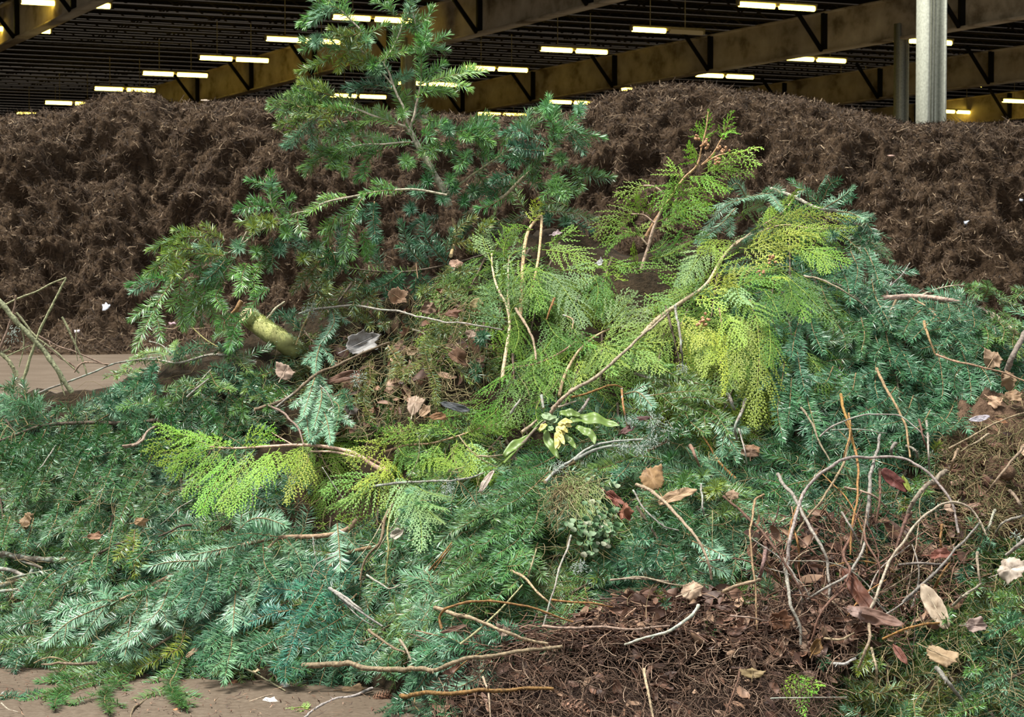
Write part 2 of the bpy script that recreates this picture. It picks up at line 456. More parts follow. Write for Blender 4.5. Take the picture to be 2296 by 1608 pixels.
# lamps
def lamp(lx, ly, half, label):
    Y = 6.5*F/(HOR-ly); c = P(lx, ly, Y)
    r = root('ceiling_light', c, label, 'ceiling light', 'strip lights under the roof')
    mb = MB(); ax = RB
    Lh = 70*Y/F*(1.0)
    Lh = 1.05
    w = np.array([0,1,0])
    box(mb, RB@np.array([0,0,.09]), (.16, 2*Lh+.1, .05), RB)
    box(mb, RB@np.array([0,0,.05]), (.10, .12, .08), RB)
    for s in (-1, 1): box(mb, RB@np.array([0,s*(Lh+.03),.03]), (.12,.04,.14), RB)
    for s in (-.5, .5): tube(mb, np.array([RB@np.array([0,s*Lh,.1]), RB@np.array([0,s*Lh,1.1])]), .012, 5)
    mb.obj('lamp_housing', M['housing'], r)
    for s in (-1, 1):
        mb = MB(); tube(mb, np.array([RB@np.array([0,s*.08,0]), RB@np.array([0,s*Lh*.5,0]), RB@np.array([0,s*Lh,0])]), .062, 8)
        mb.obj('lamp_tube', M['tube_dim'] if (half and s > 0) else M['tube'], r)
ROWS = [('row running to the big pale column', [(2330,40),(2062,93),(1828,134),(1625,171),(1452,203),(1284,230),(1125,257)]),
        ('row over the right-hand crest', [(1742,15),(1497,70),(1287,114),(1113,155),(958,188),(803,216)]),
        ('row over the dark left bay', [(835,43),(680,91),(525,133),(393,167),(280,201),(165,232),(95,257)]),
        ('row by the corner girder', [(148,9),(22,66)]),
        ('row past the big pale column', [(2143,189),(1913,215)]),
        ('row at the far right edge', [(2300,228),(2143,251)])]
ORD = ['first','second','third','fourth','fifth','sixth','seventh']
for nm, pts in ROWS:
    for k, (x, y) in enumerate(pts):
        half = (x, y) == (1497, 70)
        lamp(x, y, half, ('half-lit yellow strip light, ' if half else 'glowing yellow strip light, ')+ORD[k]+' in the '+nm)

# ================================================================ the long compost heap behind
CR = np.array([(-900,300),(-200,275),(0,266),(100,262),(160,258),(195,243),(250,220),(310,210),(345,216),(375,232),(450,236),(560,232),(640,236),(750,248),
               (900,258),(1050,268),(1180,262),(1290,255),(1340,228),(1420,205),(1500,194),(1600,196),(1650,212),(1750,216),(1850,238),(1950,264),(2060,288),(2150,283),(2296,274),(2700,300),(3300,420)], float)
YT, YC = 27.3, 30.6
def heap3(x, y):
    """point of the heap's face over ground position (x, y), pushed out along the slope by lumps and clods"""
    pxx = CX+x*F/YC
    cz = CAMH+(HOR-np.interp(pxx, CR[:,0], CR[:,1]))/F*YC
    gul = np.exp(-((pxx-2290)/110)**2)*1.0+np.exp(-((pxx-1180)/150)**2)*.5+np.exp(-((pxx-400)/60)**2)*.35
    t = np.clip((y-YT-gul)/(YC-YT-gul*.3), 0, 1)
    prof = np.where(t < .82, t*1.07, .8774+(1-.8774)*np.sin((t-.82)/.18*math.pi/2))
    z = cz*prof
    z = np.where(y > YC+.8, z-(y-YC-.8)*.85, z)
    am = np.clip(t*6, 0, 1); k = 1-.80*np.clip((t-.70)*4, 0, 1); u = y*1.42
    d = k*(.55*fbm(x*.9, u*.9, 5, 3)+.34*fbm(x*2.6, u*2.6, 9, 3, .6))
    d = d+(.4+.6*k)*(.26*(.28-np.abs(fbm(x*3.6, u*3.6, 71, 4, .6)))+.14*(.25-np.abs(fbm(x*9, u*9, 21, 3, .6)))+.05*fbm(x*22, u*22, 23, 2))
    d = d*am
    return x+.05*fbm(x*6, u*6, 31, 3), y-.74*d, np.where(z <= 0, -.02, z+.67*d)
gx = np.arange(-12.5, 13.5, .034); gy = np.concatenate([np.arange(26.9, 31.8, .030), np.arange(31.8, 37, .25)])
X, Y = np.meshgrid(gx, gy); hx, hy, hz = heap3(X, Y)
nx_, ny_ = len(gx), len(gy)
i = (np.arange(ny_-1)[:,None]*nx_+np.arange(nx_-1)[None,:])
q = np.stack([i, i+1, i+nx_+1, i+nx_], -1).reshape(-1,4)
o = link('compost_heap', mesh('compost_heap', np.stack([hx,hy,hz],-1).reshape(-1,3), [q], [M['compost']], None, True))
tag(o, 'long brown compost windrow standing behind the pile of branches', 'compost', kind='stuff')
# shredded fibre and wood chips lying on the heap
def strips(n, pos, nrm, ln, wd, kink=.5, lift=.4):
    d = rng.normal(0, 1, (n,3)); d -= nrm*(d*nrm).sum(1, keepdims=True)*(1-lift); d = unit(d)
    s = unit(np.cross(d, nrm)); ln = ln[:,None]; wd = wd[:,None]
    m1 = pos+nrm*wd*.8; e0 = m1-d*ln*.5; e1 = m1+unit(d+kink*rng.normal(0,1,(n,3)))*ln*.5
    V = np.stack([e0-s*wd*.3, e0+s*wd*.3, m1+s*wd*.5+nrm*wd*.4, m1-s*wd*.5+nrm*wd*.4, e1+s*wd*.25, e1-s*wd*.25], 1).reshape(-1,3)
    k = np.arange(n)[:,None]*6
    return V, [k+np.array([[0,1,2,3]]), k+np.array([[3,2,4,5]])]
n = 130000
sx = rng.uniform(-9.5, 9.5, n); sy = rng.uniform(27.1, 31.4, n); e = .05
p0 = np.stack(heap3(sx, sy), 1); pa = np.stack(heap3(sx+e, sy), 1); pb = np.stack(heap3(sx, sy+e), 1)
nr = unit(np.cross(pa-p0, pb-p0)); sz = p0[:,2]
ok = sz > .02
V, Fc = strips(ok.sum(), (p0+nr*.008)[ok], nr[ok], rng.gamma(2.2,.032,ok.sum())+.03, rng.uniform(.005,.014,ok.sum()))
o = link('compost_shreds', mesh('compost_shreds', V, Fc, [M['shred']]))
tag(o, 'brown fibres and wood chips covering the compost windrow', 'wood chips', kind='stuff')
# ================================================================ THE PILE
M['mulch'] = soil_mat('mulch', [(.28,(.006,.005,.003)),(.5,(.024,.017,.009)),(.68,(.050,.033,.018)),(.85,(.11,.075,.042))], 9, 55, 1.0, .95, .03)
M['litter'] = island_mat('leaf_scraps', [(0,(.030,.014,.009)),(.4,(.080,.036,.021)),(.75,(.15,.075,.045)),(1,(.34,.22,.14))], .6, .35)
M['fibre'] = island_mat('root_fibre', [(0,(.030,.018,.012)),(.5,(.085,.052,.036)),(.85,(.17,.105,.07)),(1,(.33,.24,.17))], .8, .2)
M['dry'] = island_mat('dry_needles', [(0,(.05,.07,.02)),(.4,(.13,.11,.045)),(.8,(.22,.16,.08)),(1,(.34,.28,.15))], .7, .3)

# body of the pile: trodden mulch and buried brush
gx = np.arange(-2.9, 3.0, .025); gy = np.arange(4.4, 9.4, .025)
X, Y = np.meshgrid(gx, gy)
Zp = pile(X, Y)-.055+.05*fbm(X*9, Y*9, 61, 4, .6)
edge = np.clip(np.minimum(X+2.9, 2.97-X)*1.5, 0, 1); Zp = np.where(Zp > 0, Zp*edge, Zp)
Zp = np.maximum(Zp, -.03)
nx_, ny_ = len(gx), len(gy)
i = (np.arange(ny_-1)[:,None]*nx_+np.arange(nx_-1)[None,:])
q = np.stack([i, i+1, i+nx_+1, i+nx_], -1).reshape(-1,4)
zc = Zp.ravel(); q = q[(zc[q] > -.028).any(1)]
o = link('mulch_mound', mesh('mulch_mound', np.stack([X,Y,Zp],-1).reshape(-1,3), [q], [M['mulch']], None, True))
tag(o, 'dark mulch showing in the gaps under the piled branches', 'mulch', kind='stuff')

# ---- colours of the foliage (the plants' own; CEDD also darkens filler cedar as painted shade)
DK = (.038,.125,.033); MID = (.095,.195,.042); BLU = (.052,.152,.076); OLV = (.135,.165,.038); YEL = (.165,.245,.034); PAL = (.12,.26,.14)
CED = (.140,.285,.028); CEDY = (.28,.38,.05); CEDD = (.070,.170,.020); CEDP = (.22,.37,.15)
BK = (.30,.235,.17); BKG = (.42,.38,.32); BKD = (.13,.095,.065); BKO = (.42,.22,.075); BKR = (.24,.125,.085); PG = (.52,.52,.30); BKC = (.50,.335,.21)
def vary(c, v=.12):
    f = 1+rng.normal(0, v); return tuple(float(np.clip(x*f*(1+rng.normal(0, .022)), .004, .9)) for x in c)

# ---- library of sprays for the filler branches
LIB = {}
def lib(kind, k, fn):
    mb = MB(); fn(mb); me = mb.me(kind+'_spray', [M['cedar' if kind.startswith('cedar') else 'fir'], M['ctwig' if kind.startswith('cedar') else 'twig']])
    LIB.setdefault(kind, []).append(me)
def bendpath(L, b, w, n=7):
    t = np.linspace(0, 1, n); return np.stack([t*L, w*L*np.sin(t*2.2), -b*L*t**2], 1)
for k in range(5):
    lib('brush', k, lambda mb: fir_mesh(mb, bendpath(.17, rng.uniform(.05,.3), rng.uniform(-.12,.12)), (0,0,1), 'brush', .028, .0056, 3, .5, wd=.0022))
for k in range(6):
    lib('flat', k, lambda mb: fir_mesh(mb, bendpath(.21, rng.uniform(.05,.3), rng.uniform(-.12,.12)), (0,0,1), 'flat', .030, .0054, 4, .5, wd=.0022))
for k in range(5):
    lib('cedar', k, lambda mb: cedar_mesh(mb, bendpath(.20, rng.uniform(.1,.4), rng.uniform(-.12,.12)), (0,0,1), .075))

def orient(p, d, up):
    d = unit(d); u = unit(up - d*np.dot(up, d)); s = np.cross(u, d)
    return Matrix(((d[0],s[0],u[0],p[0]),(d[1],s[1],u[1],p[1]),(d[2],s[2],u[2],p[2]),(0,0,0,1)))
def put_spray(kind, parent, base, p, d, up, sc, col):
    me = LIB[kind][int(rng.integers(len(LIB[kind])))]
    m = orient(p-base, d, up) @ Matrix.Diagonal((sc, sc*(1 if rng.random() < .5 else -1), sc, 1))
    return link('foliage_spray', me, parent, vary(col), m)

# ---- landmarks used to say where a thing lies
LM = [(610,755,'the mossy sawn log'),(935,905,'the upright tan leaf'),(808,765,'the big grey-white leaf'),(1255,965,'the wilted yellow flower'),(1300,1150,'the dried clover clump'),
      (1465,1075,'the broad tan leaf'),(1395,1140,'the crumpled red-brown leaf'),(1860,1050,'the arching bare cane'),(1440,620,'the upright cedar stem'),(1600,320,'the cedar tip with small cones'),
      (480,1000,'the long sideways cedar frond'),(1935,1340,'the large dark brown curled leaf'),(2095,1355,'the beige oval leaf'),(2112,1465,'the folded tan leaf'),(2268,1275,'the pale pinkish leaf'),
      (2235,830,'the curled tan leaf by the grey stick'),(500,1260,'the bare forked fir stem'),(1090,1400,'the long peeled stick'),(855,1562,'the small brown cone'),(1880,440,'the crest of blue-green fir'),
      (70,760,'the bare yellowish stems'),(2110,670,'the grey bending bough'),(1790,1545,'the fresh cedar sprig'),(940,320,'the fir sapling fork'),(1550,1320,'the tan leaf by the bark litter'),
      (740,1005,'the peeled cedar stem'),(950,1080,'the hanging light cedar frond'),(1180,610,'the forked cedar stub'),(1010,540,'the snapped pale stub'),(200,945,'the dark horizontal bough'),
      (1760,900,'the long hanging cedar frond'),(1450,1010,'the lichen-covered twig'),(1010,730,'the long white twig'),(400,600,'the overhanging fir bough'),(605,1572,'the white scrap on the floor'),
      (2190,1050,'the crumbly soil patch'),(1280,1480,'the dark soil and roots'),(130,1490,'the low fir tips on the floor')]
USED = set()
def where(x, y, head, sup=False):
    o = sorted(LM, key=lambda l: (l[0]-x)**2+(l[1]-y)**2)
    for lx, ly, nm in [l for l in o[:9]]*2:
        dx, dy = x-lx, y-ly
        if abs(dx)+abs(dy) < 14: continue
        diag = ('above' if dy < 0 else 'below')+(' and right of ' if dx > 0 else ' and left of ')
        rel = ('just right of ' if dx > 0 else 'just left of ') if abs(dx) > abs(dy)*1.2 else ('just below ' if dy > 0 else 'just above ')
        if (dx*dx+dy*dy) > 150**2: rel = rel.replace('just ', 'well ')
        s = head+' '+rel+nm
        for s in (s, head+' '+diag+nm):
            if s not in USED and len(s.split()) <= 16:
                USED.add(s); return s
    s = head; USED.add(s); return s

# ---- filler branches
def filler(x, y, ang, lenpx, kind, col, name, head, cat, lift=0.0, nsp=9, sc=1.0, bark=BKD, spread=55):
    a = math.radians(ang); n = 6
    pts = []
    for k in range(n):
        t = k/(n-1)
        pts.append(S(x+math.cos(a)*lenpx*t, y+math.sin(a)*lenpx*t*.8, lift+.02*math.sin(t*3)))
    pts = np.array(pts); path = smoothpath(pts, .02); base = path[0]
    r = root(name, base, where(x, y, head), cat)
    mb = MB(); tube(mb, path-base, [.0042, .0018], 6, 0, .1)
    mb.obj('stem', M['bark'], r, True, color=vary(bark))
    T = unit(np.gradient(path, axis=0)); up = Snorm(path[len(path)//2])
    for k in range(nsp):
        t = (k+rng.uniform(.2,.8))/nsp; i = int(t*(len(path)-1)); s = 1 if k % 2 else -1
        th = math.radians(spread)*(1.1-.5*t)*rng.uniform(.7,1.25)
        side = np.cross(up, T[i])
        d = T[i]*math.cos(th)+s*side*math.sin(th)+up*rng.uniform(-.08,.16)
        put_spray(kind, r, base, path[i], d, up+rng.normal(0,.3,3), sc*rng.uniform(.75,1.15)*(1.1-.3*t), col)
    put_spray(kind, r, base, path[-1], T[-1]+up*.1, up+rng.normal(0,.2,3), sc*.9, col)
    return r

def pip(x, y, poly):
    c = False; j = len(poly)-1
    for i in range(len(poly)):
        xi, yi = poly[i]; xj, yj = poly[j]
        if (yi > y) != (yj > y) and x < (xj-xi)*(y-yi)/(yj-yi)+xi: c = not c
        j = i
    return c
# region: polygon, grid step x, y, kind, colours, direction range, length, head, lift, sprays, scale
REG = [
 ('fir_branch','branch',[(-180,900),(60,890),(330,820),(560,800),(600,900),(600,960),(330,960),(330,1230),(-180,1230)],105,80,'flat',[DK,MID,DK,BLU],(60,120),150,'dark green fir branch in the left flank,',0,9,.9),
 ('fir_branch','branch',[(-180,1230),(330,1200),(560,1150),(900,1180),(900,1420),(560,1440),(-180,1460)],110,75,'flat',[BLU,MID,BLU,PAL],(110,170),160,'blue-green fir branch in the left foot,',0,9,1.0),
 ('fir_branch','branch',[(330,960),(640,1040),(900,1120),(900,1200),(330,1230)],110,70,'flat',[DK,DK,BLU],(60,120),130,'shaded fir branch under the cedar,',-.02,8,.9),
 ('fir_branch','branch',[(620,740),(690,630),(900,590),(1060,540),(1090,700),(1080,930),(700,930)],105,80,'brush',[OLV,MID,OLV,DK],(50,130),110,'olive green fir branch in the brown hollow,',-.02,5,.85),
 ('cedar_branch','branch',[(640,930),(1200,900),(1200,1000),(1100,1130),(640,1130)],100,60,'cedar',[CED,CEDD,CED],(20,160),130,'green cedar branch in the middle of the pile,',.0,8,.9),
 ('cedar_branch','branch',[(1050,560),(1250,520),(1420,580),(1420,900),(1200,960),(1060,900)],100,85,'cedar',[CEDD,CEDD,CED],(60,120),140,'green cedar branch in the upper middle,',.0,9,.95),
 ('cedar_branch','branch',[(1430,620),(1560,520),(1750,470),(1880,560),(1900,720),(1720,840),(1430,850)],105,85,'cedar',[CED,CEDD,CEDD,CEDY],(60,125),150,'bright cedar branch on the right crest,',.03,9,1.0),
 ('fir_branch','branch',[(1720,560),(1860,460),(1960,560),(2150,690),(2480,700),(2480,900),(2120,950),(2050,1080),(1720,1060),(1660,900)],100,80,'flat',[BLU,BLU,DK,BLU],(70,115),170,'blue-green fir branch on the right shoulder,',.0,9,1.0),
 ('fir_branch','branch',[(900,1000),(1200,940),(1650,880),(1720,1000),(1760,1150),(1700,1330),(1250,1340),(1000,1440),(880,1400)],95,75,'flat',[MID,MID,DK,PAL,BLU],(100,150),140,'mid-green fir branch in the middle front,',.0,9,.95),
 ('fir_branch','branch',[(1720,1060),(2050,1040),(2480,1040),(2480,1640),(2000,1680),(1800,1640),(1900,1400),(1760,1200)],125,100,'brush',[MID,OLV,BLU,MID],(60,120),110,'loose fir branch among the bare canes,',.0,7,1.0),
]
nf = 0
for (nm, cat, poly, sx_, sy_, kind, cols, ar, ln, head, lift, nsp, scl) in REG:
    xs = [p[0] for p in poly]; ys = [p[1] for p in poly]; row = 0
    y = min(ys)+sy_*.4
    while y < max(ys):
        x = min(xs)+sx_*(.3+.5*(row % 2))
        while x < max(xs):
            xx, yy = x+rng.uniform(-.3,.3)*sx_, y+rng.uniform(-.3,.3)*sy_
            if pip(xx, yy, poly):
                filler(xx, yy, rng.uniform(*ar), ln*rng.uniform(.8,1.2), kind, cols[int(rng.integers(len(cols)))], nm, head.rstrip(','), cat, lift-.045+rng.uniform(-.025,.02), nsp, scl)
                nf += 1
            x += sx_
        y += sy_; row += 1
print('fillers', nf)
# ================================================================ TRACED BRANCHES, STEMS, LEAVES
def t3(s, lift=.07, Y=None, arc=0.0, off=0.0):
    q = px(s) if isinstance(s, str) else s
    n = len(q); out = []
    for k, (x, y) in enumerate(q):
        t = k/max(1, n-1)
        d = (Y if np.ndim(Y) == 0 else np.interp(t, np.linspace(0,1,len(Y)), Y)) if Y is not None else Sdepth(x, y)-(lift if np.ndim(lift) == 0 else np.interp(t, np.linspace(0,1,len(lift)), lift))
        out.append(P(x, y, d-arc*math.sin(math.pi*t)))
    return np.array(out)
def shoot_part(s, root_, base, col, mode, lift, Y, nl, ds, side, sidelen, nm='needle_shoot', wd=.0024):
    key = s.split()[0]; opt = key.split(':')[1] if ':' in key else ''
    s2 = key.split(':')[0]+s[len(key):]
    q = px(s2); md = mode; c = col; flip = 1
    if 'p' in opt: c = PAL; flip = -1 if rng.random() < .75 else 1
    if 'y' in opt: c = YEL
    if 'o' in opt: c = OLV
    if 'b' in opt: c = BLU
    if 'd' in opt: c = DK
    if 'f' in opt: md = 'flat'
    if 'B' in opt: md = 'brush'
    if len(q) == 1:                                 # a shoot that points at the viewer
        x, y = q[0]; Yc = Y if Y is not None else Sdepth(x, y)-lift
        ox, oy = rng.uniform(-8,8), rng.uniform(-16,-3)
        path = np.array([P(x+ox, y+oy, Yc+.05), P(x+ox*.5, y+oy*.5, Yc), P(x, y, Yc-.05)])
        nv = np.array([0,-.1,1.])
        md = 'brush'
    else:
        if Y is not None:
            y0 = Y+rng.normal(0,.03); path = t3(q, Y=[y0, y0+rng.normal(-.02,.05)])
        else:
            path = t3(q, lift=[lift*.7, lift*1.15+rng.normal(0,.012)])
        nv = np.array([rng.normal(0,.25), -.75, .65])*flip
    mb = MB(); fir_mesh(mb, path-base, nv, md, nl, ds, side if len(q) > 1 else 0, sidelen, wd=wd)
    return mb.obj(nm, [M['fir'], M['twig']], root_, color=vary(c, .14))
def bough(name, label, cat, stems, shoots, col, mode='brush', lift=.07, Y=None, nl=.029, ds=.0044, side=0, sidelen=.4, bark=BKG, group=None, seg=8, barkm='bark', wd=.0025, needled=.42):
    first = t3(stems[0][0], lift*.6, Y); base = first[0]
    r = root(name, base, label, cat, group)
    for k, (s, r0, r1) in enumerate(stems):
        p = smoothpath(t3(s, lift*.6, Y), .012)
        mb = MB(); tube(mb, p-base, [r0, r1], seg, 0, .07, 1)
        mb.obj('stem' if k == 0 else 'side_stem', [M[barkm], M['wood']], r, True, color=vary(bark, .08))
    if needled:
        for k, (s, r0, r1) in enumerate(stems):
            p = smoothpath(t3(s, lift*.6, Y), .012); p = p[int(len(p)*needled):]
            if len(p) < 4: continue
            mb = MB(); needles_on(mb, p-base, (0,-.7,.7), 'brush', nl*.95, ds*2.0, wd)
            mb.obj('needle_shoot', [M['fir'], M['twig']], r, color=vary(col, .1))
    for s in shoots: shoot_part(s, r, base, col, mode, lift, Y, nl, ds, side, sidelen, wd=wd)
    return r

# ---- the fir sapling leaning up out of the top
YS = 6.30
bough('fir_sapling', 'fir sapling standing up out of the pile top against the shed roof', 'fir branch',
 [('q 1800,1860 1740,1700 1660,1570 1600,1450 1530,1340 1480,1240 1430,1150', .0105, .0075),
  ('q 1440,1160 1480,1050 1500,950 1540,760 1545,550 1540,400 1500,250 1460,60', .0042, .002),
  ('q 1430,1150 1390,980 1330,860 1290,760 1250,640 1210,560 1280,450 1340,320 1390,180 1430,60', .0042, .002),
  ('q 1430,1150 1330,1120 1230,1080 1100,1040 980,990 800,940 600,900 450,860', .0046, .0018),
  ('q 1490,1280 1350,1285 1200,1300 1050,1300 890,1330 720,1370', .0034, .0014),
  ('q 1000,270 900,170 820,90', .003, .002),
  ('q 1280,760 1150,600 1030,480 960,380 1000,270', .003,.002)],
 ['q 1000,270 900,170 820,90 700,30 620,60 540,140 450,210','q:p 820,90 740,60 650,110 560,200','q 640,40 560,-40','q 700,30 760,-40','q 1300,150 1260,80 1140,20','q:p 1420,180 1450,60 1470,-30','q:p 1450,150 1430,90','q 1380,180 1500,190 1600,150 1640,80','q:p 1400,250 1500,260 1600,310',
  'q 1180,560 1280,450 1340,320 1390,180','q:y 1000,290 880,330 740,270','q 1000,300 1100,290 1230,220','q 820,450 700,420 540,380 470,370','q:p 590,390','q:y 1030,400','q:p 1060,380','q:y 1000,540 920,440 850,340','q:y 900,480 860,380 830,290','q:y 800,450 700,540 560,610 450,640','q:y 1180,560 1050,560 930,520',
  'q:p 1260,640 1180,620 1110,640','q:p 1150,650','q 1110,600','q:p 1280,760 1350,700 1440,660','q 1540,760 1545,600 1535,400 1520,340','q 1550,440 1640,390 1780,320','q 1540,420 1580,330 1600,220','q 1520,760 1650,730','q:f 1650,730 1790,690 1930,660 2100,640','q 1510,880 1580,810 1700,820 1830,850','q:b 1280,800 1150,770 1000,770 870,790',
  'q 1460,1140 1490,1000 1510,900','q:f 1390,980 1340,870 1290,760','q 1370,1040','q:y 980,990 850,900 740,850','q:y 760,870 620,820 470,760','q:y 620,850 550,780 470,730','q:y 800,950 640,930 480,860','q 640,960 420,960 190,970','q 480,980 320,910 200,920','q:y 640,1000 500,1070 260,1130','q:p 620,1030 520,1130 420,1250 350,1320',
  'q:y 640,1150 600,1260 570,1350','q:f 1330,1120 1150,1060 980,990','q 980,1020 850,1000 700,960','q:y 900,1000 760,1010 560,1040','q 980,1120 850,1170 700,1260','q:f 1450,1285 1200,1300 900,1330 720,1360','q 900,1320 760,1380 620,1420 470,1520','q 760,1370 640,1360 520,1340','q 800,1400 830,1480 850,1560','q 1200,1350 1100,1400 1030,1500 970,1610','q:p 1770,1170','q 1800,1340','q 1420,1480',
  'q 1560,1190 1640,1170 1740,1110','q 1780,1180 1950,1150 2200,1150','q 1850,1240 1990,1220 2180,1290','q 2050,1420 2120,1320 2150,1180','q 1700,1290 1640,1400','q 1700,1100 1620,1090','q:y 1100,1060 1010,1150 900,1190','q:y 700,900 560,960 420,1060','q:y 860,470 900,560 1000,600','q 620,900 520,880 420,820'],
 (.125,.285,.062), 'brush', Y=YS, ds=.0034, nl=.031, wd=.0026, side=2, sidelen=.5, bark=(.50,.43,.35))
# the right limb of the sapling's crown
bough('fir_limb', 'fir limb slanting up from the sapling towards the compost crest, star tuft at tip', 'fir branch',
 [('r 560,1130 890,990 1060,830 1220,690 1320,570 1420,430 1490,330', .006, .0028), ('r 400,960 600,800 700,730 800,660 1000,520', .004, .002), ('r 1220,690 1300,720 1390,790', .003, .002)],
 ['r:p 1610,200','r 1490,340 1560,280 1600,220','r 1440,340 1370,240 1240,190','r 1400,300 1340,200 1330,80','r 1300,180','r 1370,460 1370,330 1330,270','r 1500,330 1620,390 1810,440','r:p 1490,390 1580,480 1640,560','r:b 1300,480 1150,430 1080,380 920,400','r 1120,420 1120,310 1150,210','r 1060,420 960,420 930,470','r:b 1300,560 1100,540 980,500','r:b 1200,640 1050,620 930,640',
  'r 1430,700 1450,610','r 1440,640','r 1490,700 1600,740 1750,790 1890,800','r 1390,780 1450,850 1500,970','r 1390,790 1400,900 1450,960','r 1150,820 1240,860','r:b 1060,850 900,890 800,920 690,960','r:b 1000,760 900,800 830,820','r 730,680 760,550 800,430','r:p 430,380','r 530,380 680,360 840,340','r 560,350 680,300 830,270','r:d 430,540','r:d 240,840','r:b 370,1000','r:d 560,1030','r 430,840','r 50,660','r:b 90,1090',
  'r 640,560 580,620 520,700','r:b 330,1120 200,1280 100,1400 30,1490','r:b 600,1100 570,1220 540,1300','r 660,720 720,800 760,900','r 900,990 800,1050 700,1080','r 500,760 560,680 600,590','r:f 860,980 980,900 1060,820','r:f 1080,820 1210,690 1330,570','r:f 1350,540 1430,420 1490,330','r:p 1320,480 1400,400','r 620,930 700,900','r:d 480,900','r:d 640,930','r:b 200,960 120,900','r 300,760 220,700'],
 (.105,.27,.075), 'brush', Y=6.28, ds=.0036, nl=.031, side=2, sidelen=.45, bark=(.36,.30,.2))
bough('fir_branch', 'low fir branch behind the snapped pale stub, dull needles', 'fir branch',
 [('r 700,1320 900,1250 1120,1130 1330,1100 1720,1170', .004, .0016)],
 ['r:f 1120,1130 1000,1190 860,1280','r:f 1330,1105 1480,1110 1600,1130 1740,1180','r 1500,1060 1400,1020 1290,1060','r:b 1330,1190','r:b 1480,1230','r 900,1180 820,1290 800,1360','r:b 1500,1130 1580,1220 1700,1270','r:d 700,1180 760,1290 820,1380','r 1120,1100 1060,1000 1020,900','r:d 620,1180 560,1260'],
 MID, 'brush', Y=6.36, ds=.0044, bark=BKD)
# ---- overhanging bough on the left
bough('fir_bough', 'overhanging fir bough drooping over the left edge in front of the compost', 'fir branch',
 [('s 2900,230 2600,180 2290,200 2100,235 1800,300 1680,370 1530,400 1400,480 1200,560 1050,680 900,770 600,900 480,970 420,1010', .0036, .0022), ('s 1100,560 1020,720 970,830 870,960 800,1100', .003, .0018), ('s 1400,480 1330,350 1310,200', .003, .0018)],
 ['s:f 2500,200 2350,190 2150,225','s:f 2000,240 1800,300 1660,390','s:f 2150,240 2060,400 2000,600 1960,810','s:b 2250,290 2240,450 2260,620','s 1330,330 1310,200 1320,50','s:p 1320,200 1330,120','s 1320,170 1220,120 1120,100','s 1300,350 1180,330 1020,360','s 1500,400 1440,300 1490,260','s:f 1400,390 1340,330','s:f 1560,390 1560,480 1600,580','s:y 1200,560 1120,460 1040,480','s:y 1160,540','s 1460,590','s:p 1020,720','s:p 1400,730','s 1190,760','s:d 1740,710','s:y 1600,810',
  's:y 900,640 760,580 640,560 560,570','s:y 700,610 480,620 230,720','s:p 880,700 760,690 640,690','s:y 900,780 700,760 520,760 380,760','s:y 620,720 480,720 340,790','s:y 500,840 350,840 210,930','s 480,990 300,990 170,1000 50,1040','s:p 300,1000 180,1040 80,1090','s:f 430,1010 330,1150 240,1310 170,1450 100,1610','s:f 490,1000 500,1180 530,1420','s:f 560,980 640,1100 760,1240 840,1420','s:f 650,900 720,1000 740,1100','s 750,860 760,1000 830,1060','s:f 870,1060 820,1150 890,1260',
  's:f 1100,850 1060,950 1050,1060','s:f 1240,840 1150,980 1020,1110','s:f 1300,1070 1180,1180 1100,1300','s:f 1100,1290 1000,1400 940,1610','s:y 700,1150 690,1380','s:f 620,1200 560,1290','s:f 900,900 850,1000 800,1110','s 400,1010 380,940 430,860','s:b 1300,650 1420,660 1560,640','s:b 1500,680 1600,740','s:d 1250,700 1330,780 1320,880','s 1000,800 900,860 820,900','s:b 900,820 820,920 720,1000','s:f 1900,420 1850,560 1820,650','s:f 2140,560 2200,680 2180,800','s:d 1850,700 1900,850 1830,940','s:y 1330,480 1230,450','s 1480,480 1420,420','s:y 560,820 480,900 440,960','s 650,980 620,1120 660,1200','s:f 760,700 700,800 640,900'],
 (.095,.26,.050), 'brush', Y=6.12, ds=.0038, nl=.031, side=2, sidelen=.4, bark=(.42,.36,.27))
# ---- pale left boughs
bough('fir_bough', 'dark horizontal fir bough with pale upturned needles along the left edge', 'fir branch',
 [('c 1020,1270 820,1290 600,1285 430,1290 250,1310 60,1380 -150,1460', .007, .0035), ('c 430,1320 350,1440 280,1550', .003, .0016)],
 ['c:p 430,1280 560,1150 640,1130 760,1240','c:p 320,1280 200,1180 20,1120','c:p 120,1300 60,1200 -30,1100','c:p 600,1290 780,1200 900,1240 970,1350','c 250,1300 180,1180 150,1020','c 180,1300 80,1100 100,980','c:p 820,1290 880,1200 960,1180','c 500,1290 420,1180 360,1220','c:d 700,1290 640,1400 560,1500','c:d 560,1300 500,1420 420,1560','c:d 430,1310 380,1450 280,1600','c:d 300,1320 240,1450 150,1600','c:d 160,1350 100,1480 40,1640','c:d 820,1300 800,1420 720,1540','c:d 900,1280 920,1400 900,1540','c:d 60,1390 20,1500 -60,1640','c 620,1300 700,1380 760,1480','c:d 640,1440 580,1560 520,1680','c:d 260,1540 180,1660 120,1800'],
 DK, 'brush', lift=.10, ds=.0044, side=2, sidelen=.4, bark=BKD)
